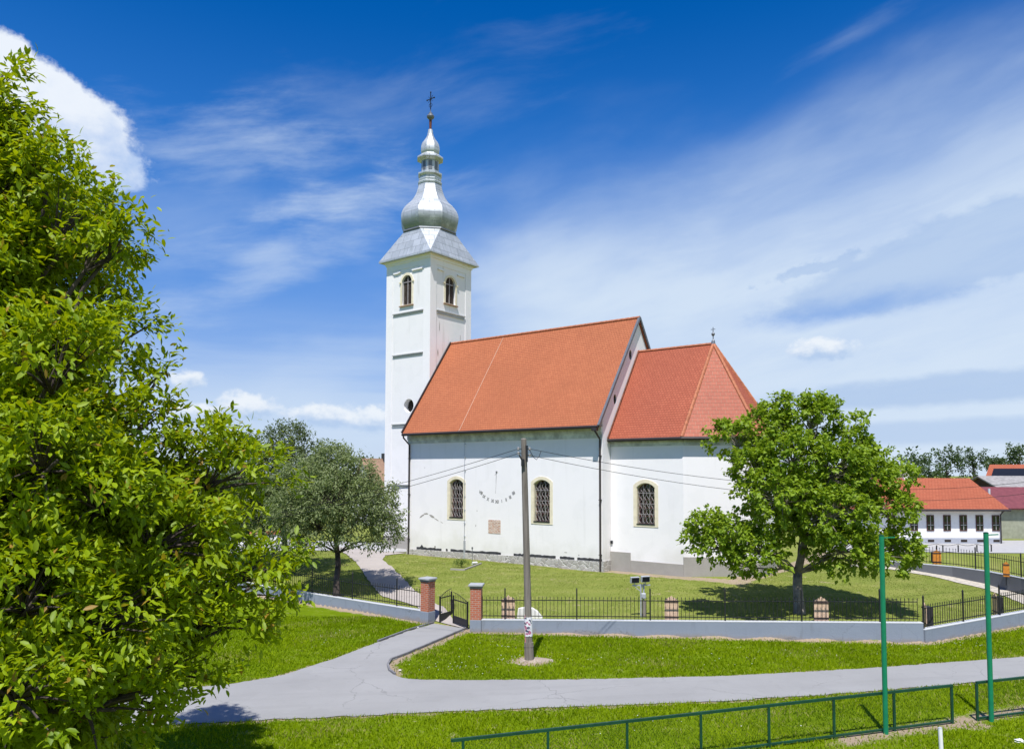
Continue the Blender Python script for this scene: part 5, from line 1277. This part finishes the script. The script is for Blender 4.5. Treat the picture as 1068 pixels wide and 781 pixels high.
for px in (930, 953.5, 970.5, 988, 1005, 1022, 1039):
    xw = L-(1045-px)*s; hw_ = 3.9*s; z0, z1 = 17.0*s-.0, 32.5*s-.28
    z0, z1 = 1.0, 2.2
    m_ = MB(); m_.box((xw-hw_, -.04, z0), (xw+hw_, -.001, z1)); wf = m_.build('window', M['brownwin'], wh)
    m_ = MB()
    for sx_ in (-1, 1):
        for zz0, zz1 in ((z0+.08, z0+.58), (z0+.66, z1-.08)):
            xa = xw+(-hw_+.06 if sx_ < 0 else .03); xb = xw+(-.03 if sx_ < 0 else hw_-.06); m_.box((xa, -.048, zz0), (xb, -.041, zz1))
    m_.build('pane', M['glass'], wf)
    m_ = MB(); m_.box((xw-.025, -.058, z0+.08), (xw+.025, -.041, z1-.08)); m_.box((xw-hw_+.06, -.057, z0+.42), (xw+hw_-.06, -.041, z0+.48)); m_.build('glazing_bar', M['porcelain'], wf)
    MB().box((xw-.24, -.06, .18), (xw+.24, -.051, .36)).build('cellar_vent', M['darkin'], wh)
cxp = L-(1045-980)*s; m_ = MB(); m_.box((cxp-.5, 3.9, 4.4), (cxp+.3, 4.6, 5.5)); ch_ = m_.build('chimney', M['plaster_far'], rf)
m_ = MB(); m_.box((cxp-.56, 3.84, 5.5), (cxp+.36, 4.66, 5.6)); m_.build('chimney_cap', M['wall_cap'], ch_)
# chain posts along the street
pm_ = None
for i, (px, py) in enumerate(((977, 576), (983.5, 576), (999.5, 575.8), (1019, 575.5), (1034, 575.3))):
    p = G(px, py, GZ)
    if pm_ is None:
        pm_ = empty('chain_post', p, 0, '', 'bollard', 'short dark posts with chain along the street'); m_ = MB(); m_.tube([(0, 0, -.1), (0, 0, .42)], .04, 6); m_.build('post_shaft', M['iron'], pm_); m_ = MB(); m_.lathe([(.05, .42), (.055, .46), (.02, .5)], 8); m_.build('cap', M['iron'], pm_); o = pm_
    else: o = copy_tree(pm_)
    o.location = p; o['label'] = 'short dark post by the street, %s of five counted from the churchyard tree' % ('first', 'second', 'third', 'fourth', 'last')[i]
pp = [G(px, 573.2, GZ) for px in (940, 977, 999.5, 1019, 1034)]; m_ = MB()
for p, q in zip(pp[:-1], pp[1:]):
    m_.tube([Vector((p.x, p.y, GZ+.42)).lerp(Vector((q.x, q.y, GZ+.42)), t/8)-pp[0]-Vector((0, 0, .5*(t/8)*(1-t/8))) for t in range(9)], .015, 4)
o = m_.build('barrier_chain', M['iron']); o.location = pp[0]; tag(o, 'thin dark chain hanging between the short street posts', 'chain')
# maroon roofed building
a = G(1049.6, 564, GZ)
mh, rf, *_ = house_yaw('outbuilding', 'low khaki walled outbuilding with maroon sheet roof at the right edge', (a.x+.3, a.y+1.6, GZ), 0, 16, 7, 2.7, 1.45, M['khaki'], M['maroon'], .5, 'building')
m_ = MB(); m_.box((6.8, -.02, 0), (8.2, -.005, 2.2)); m_.build('door', M['timber'], mh)
m_ = MB(); m_.tube([(0.1, 1.0, 2.9), (.1, 1.0, 4.1)], .09, 8); m_.build('flue', M['wall_cap'], rf)
# grey roofed barn
bn, rf, *_ = house_yaw('barn', 'dark timber barn with weathered grey roof behind the maroon roof', (47.2, 72, GZ), 0, 16, 7.5, 3.75, 1.35, M['timber'], M['greyroof'], .3, 'barn')
m_ = MB(); m_.box((3, -.03, 0), (5.6, -.005, 2.6)); m_.build('door', M['polewood'], bn)
# house with solar panels
sh, rf, k_, ez, rz_ = house_yaw('solar_house', 'house with orange roof carrying dark solar panels at the right edge', (57.6, 91.5, GZ), R(-42), 18, 10, 3.75, 2.75, M['plaster_far'], M['tile_far'], .4)
for x0, x1 in ((.3, 5.2), (6.6, 10.3)):
    al = math.atan(k_); T_ = Matrix.Translation((0, 0, 3.65+.04)) @ Matrix.Rotation(al, 4, 'X')
    m_ = MB(); m_.box((x0, .6, .09), (x1, 4.6, .16), T_); m_.build('solar_panel', M['solar'], rf)
m_ = MB(); m_.box((6.6, 5.2, 6.0), (7.4, 6.0, 7.3)); m_.build('chimney', M['flashing'], rf)
m_ = MB(); m_.box((2, -.03, 1.2), (3.2, -.005, 2.5)); w_ = m_.build('window', M['brownwin'], sh); m_ = MB(); m_.box((2.1, -.04, 1.3), (3.1, -.031, 2.4)); m_.build('pane', M['glass'], w_)
# small house at the left, between the trees and the tower
p = AT(391, 512, 78)
lh, rf, *_ = house_yaw('small_house', 'small pale gabled house with brown roof between the trees and the church tower', (p.x, p.y, GZ), R(18), 12, 5.2, 3.6, 3.2, M['plaster_far'], M['brownroof'], .3)
lh.rotation_euler.z = R(38)
m_ = MB(); m_.box((-.04, 2.1, 2.6), (-.005, 2.9, 4.6)); w_ = m_.build('window', M['brownwin'], lh); m_ = MB(); m_.box((-.05, 2.2, 2.7), (-.041, 2.8, 4.5)); m_.build('pane', M['glass'], w_)
m_ = MB(); m_.box((2.2, 2.2, 6.4), (2.9, 2.8, 7.4)); m_.build('chimney', M['tar'], rf)
# long low yard wall beyond the trees at the left
p = G(150, 569, 1.1); q = G(297, 566, 1.1)
yw = empty('garden_wall', p, math.atan2(q.y-p.y, q.x-p.x), 'long white garden wall with orange tile coping beyond the dark trees at left', 'wall'); L = (q-p).length
MB().box((0, 0, -.5), (L, .25, .75)).build('wall_body', M['plaster_far'], yw)
m_ = MB(); m_.slab([(0, -.1, .72), (L, -.1, .72), (L, .16, .92), (0, .16, .92)], .06); m_.slab([(0, .16, .92), (L, .16, .92), (L, .38, .72), (0, .38, .72)], .06); m_.build('coping', M['ridge'], yw)
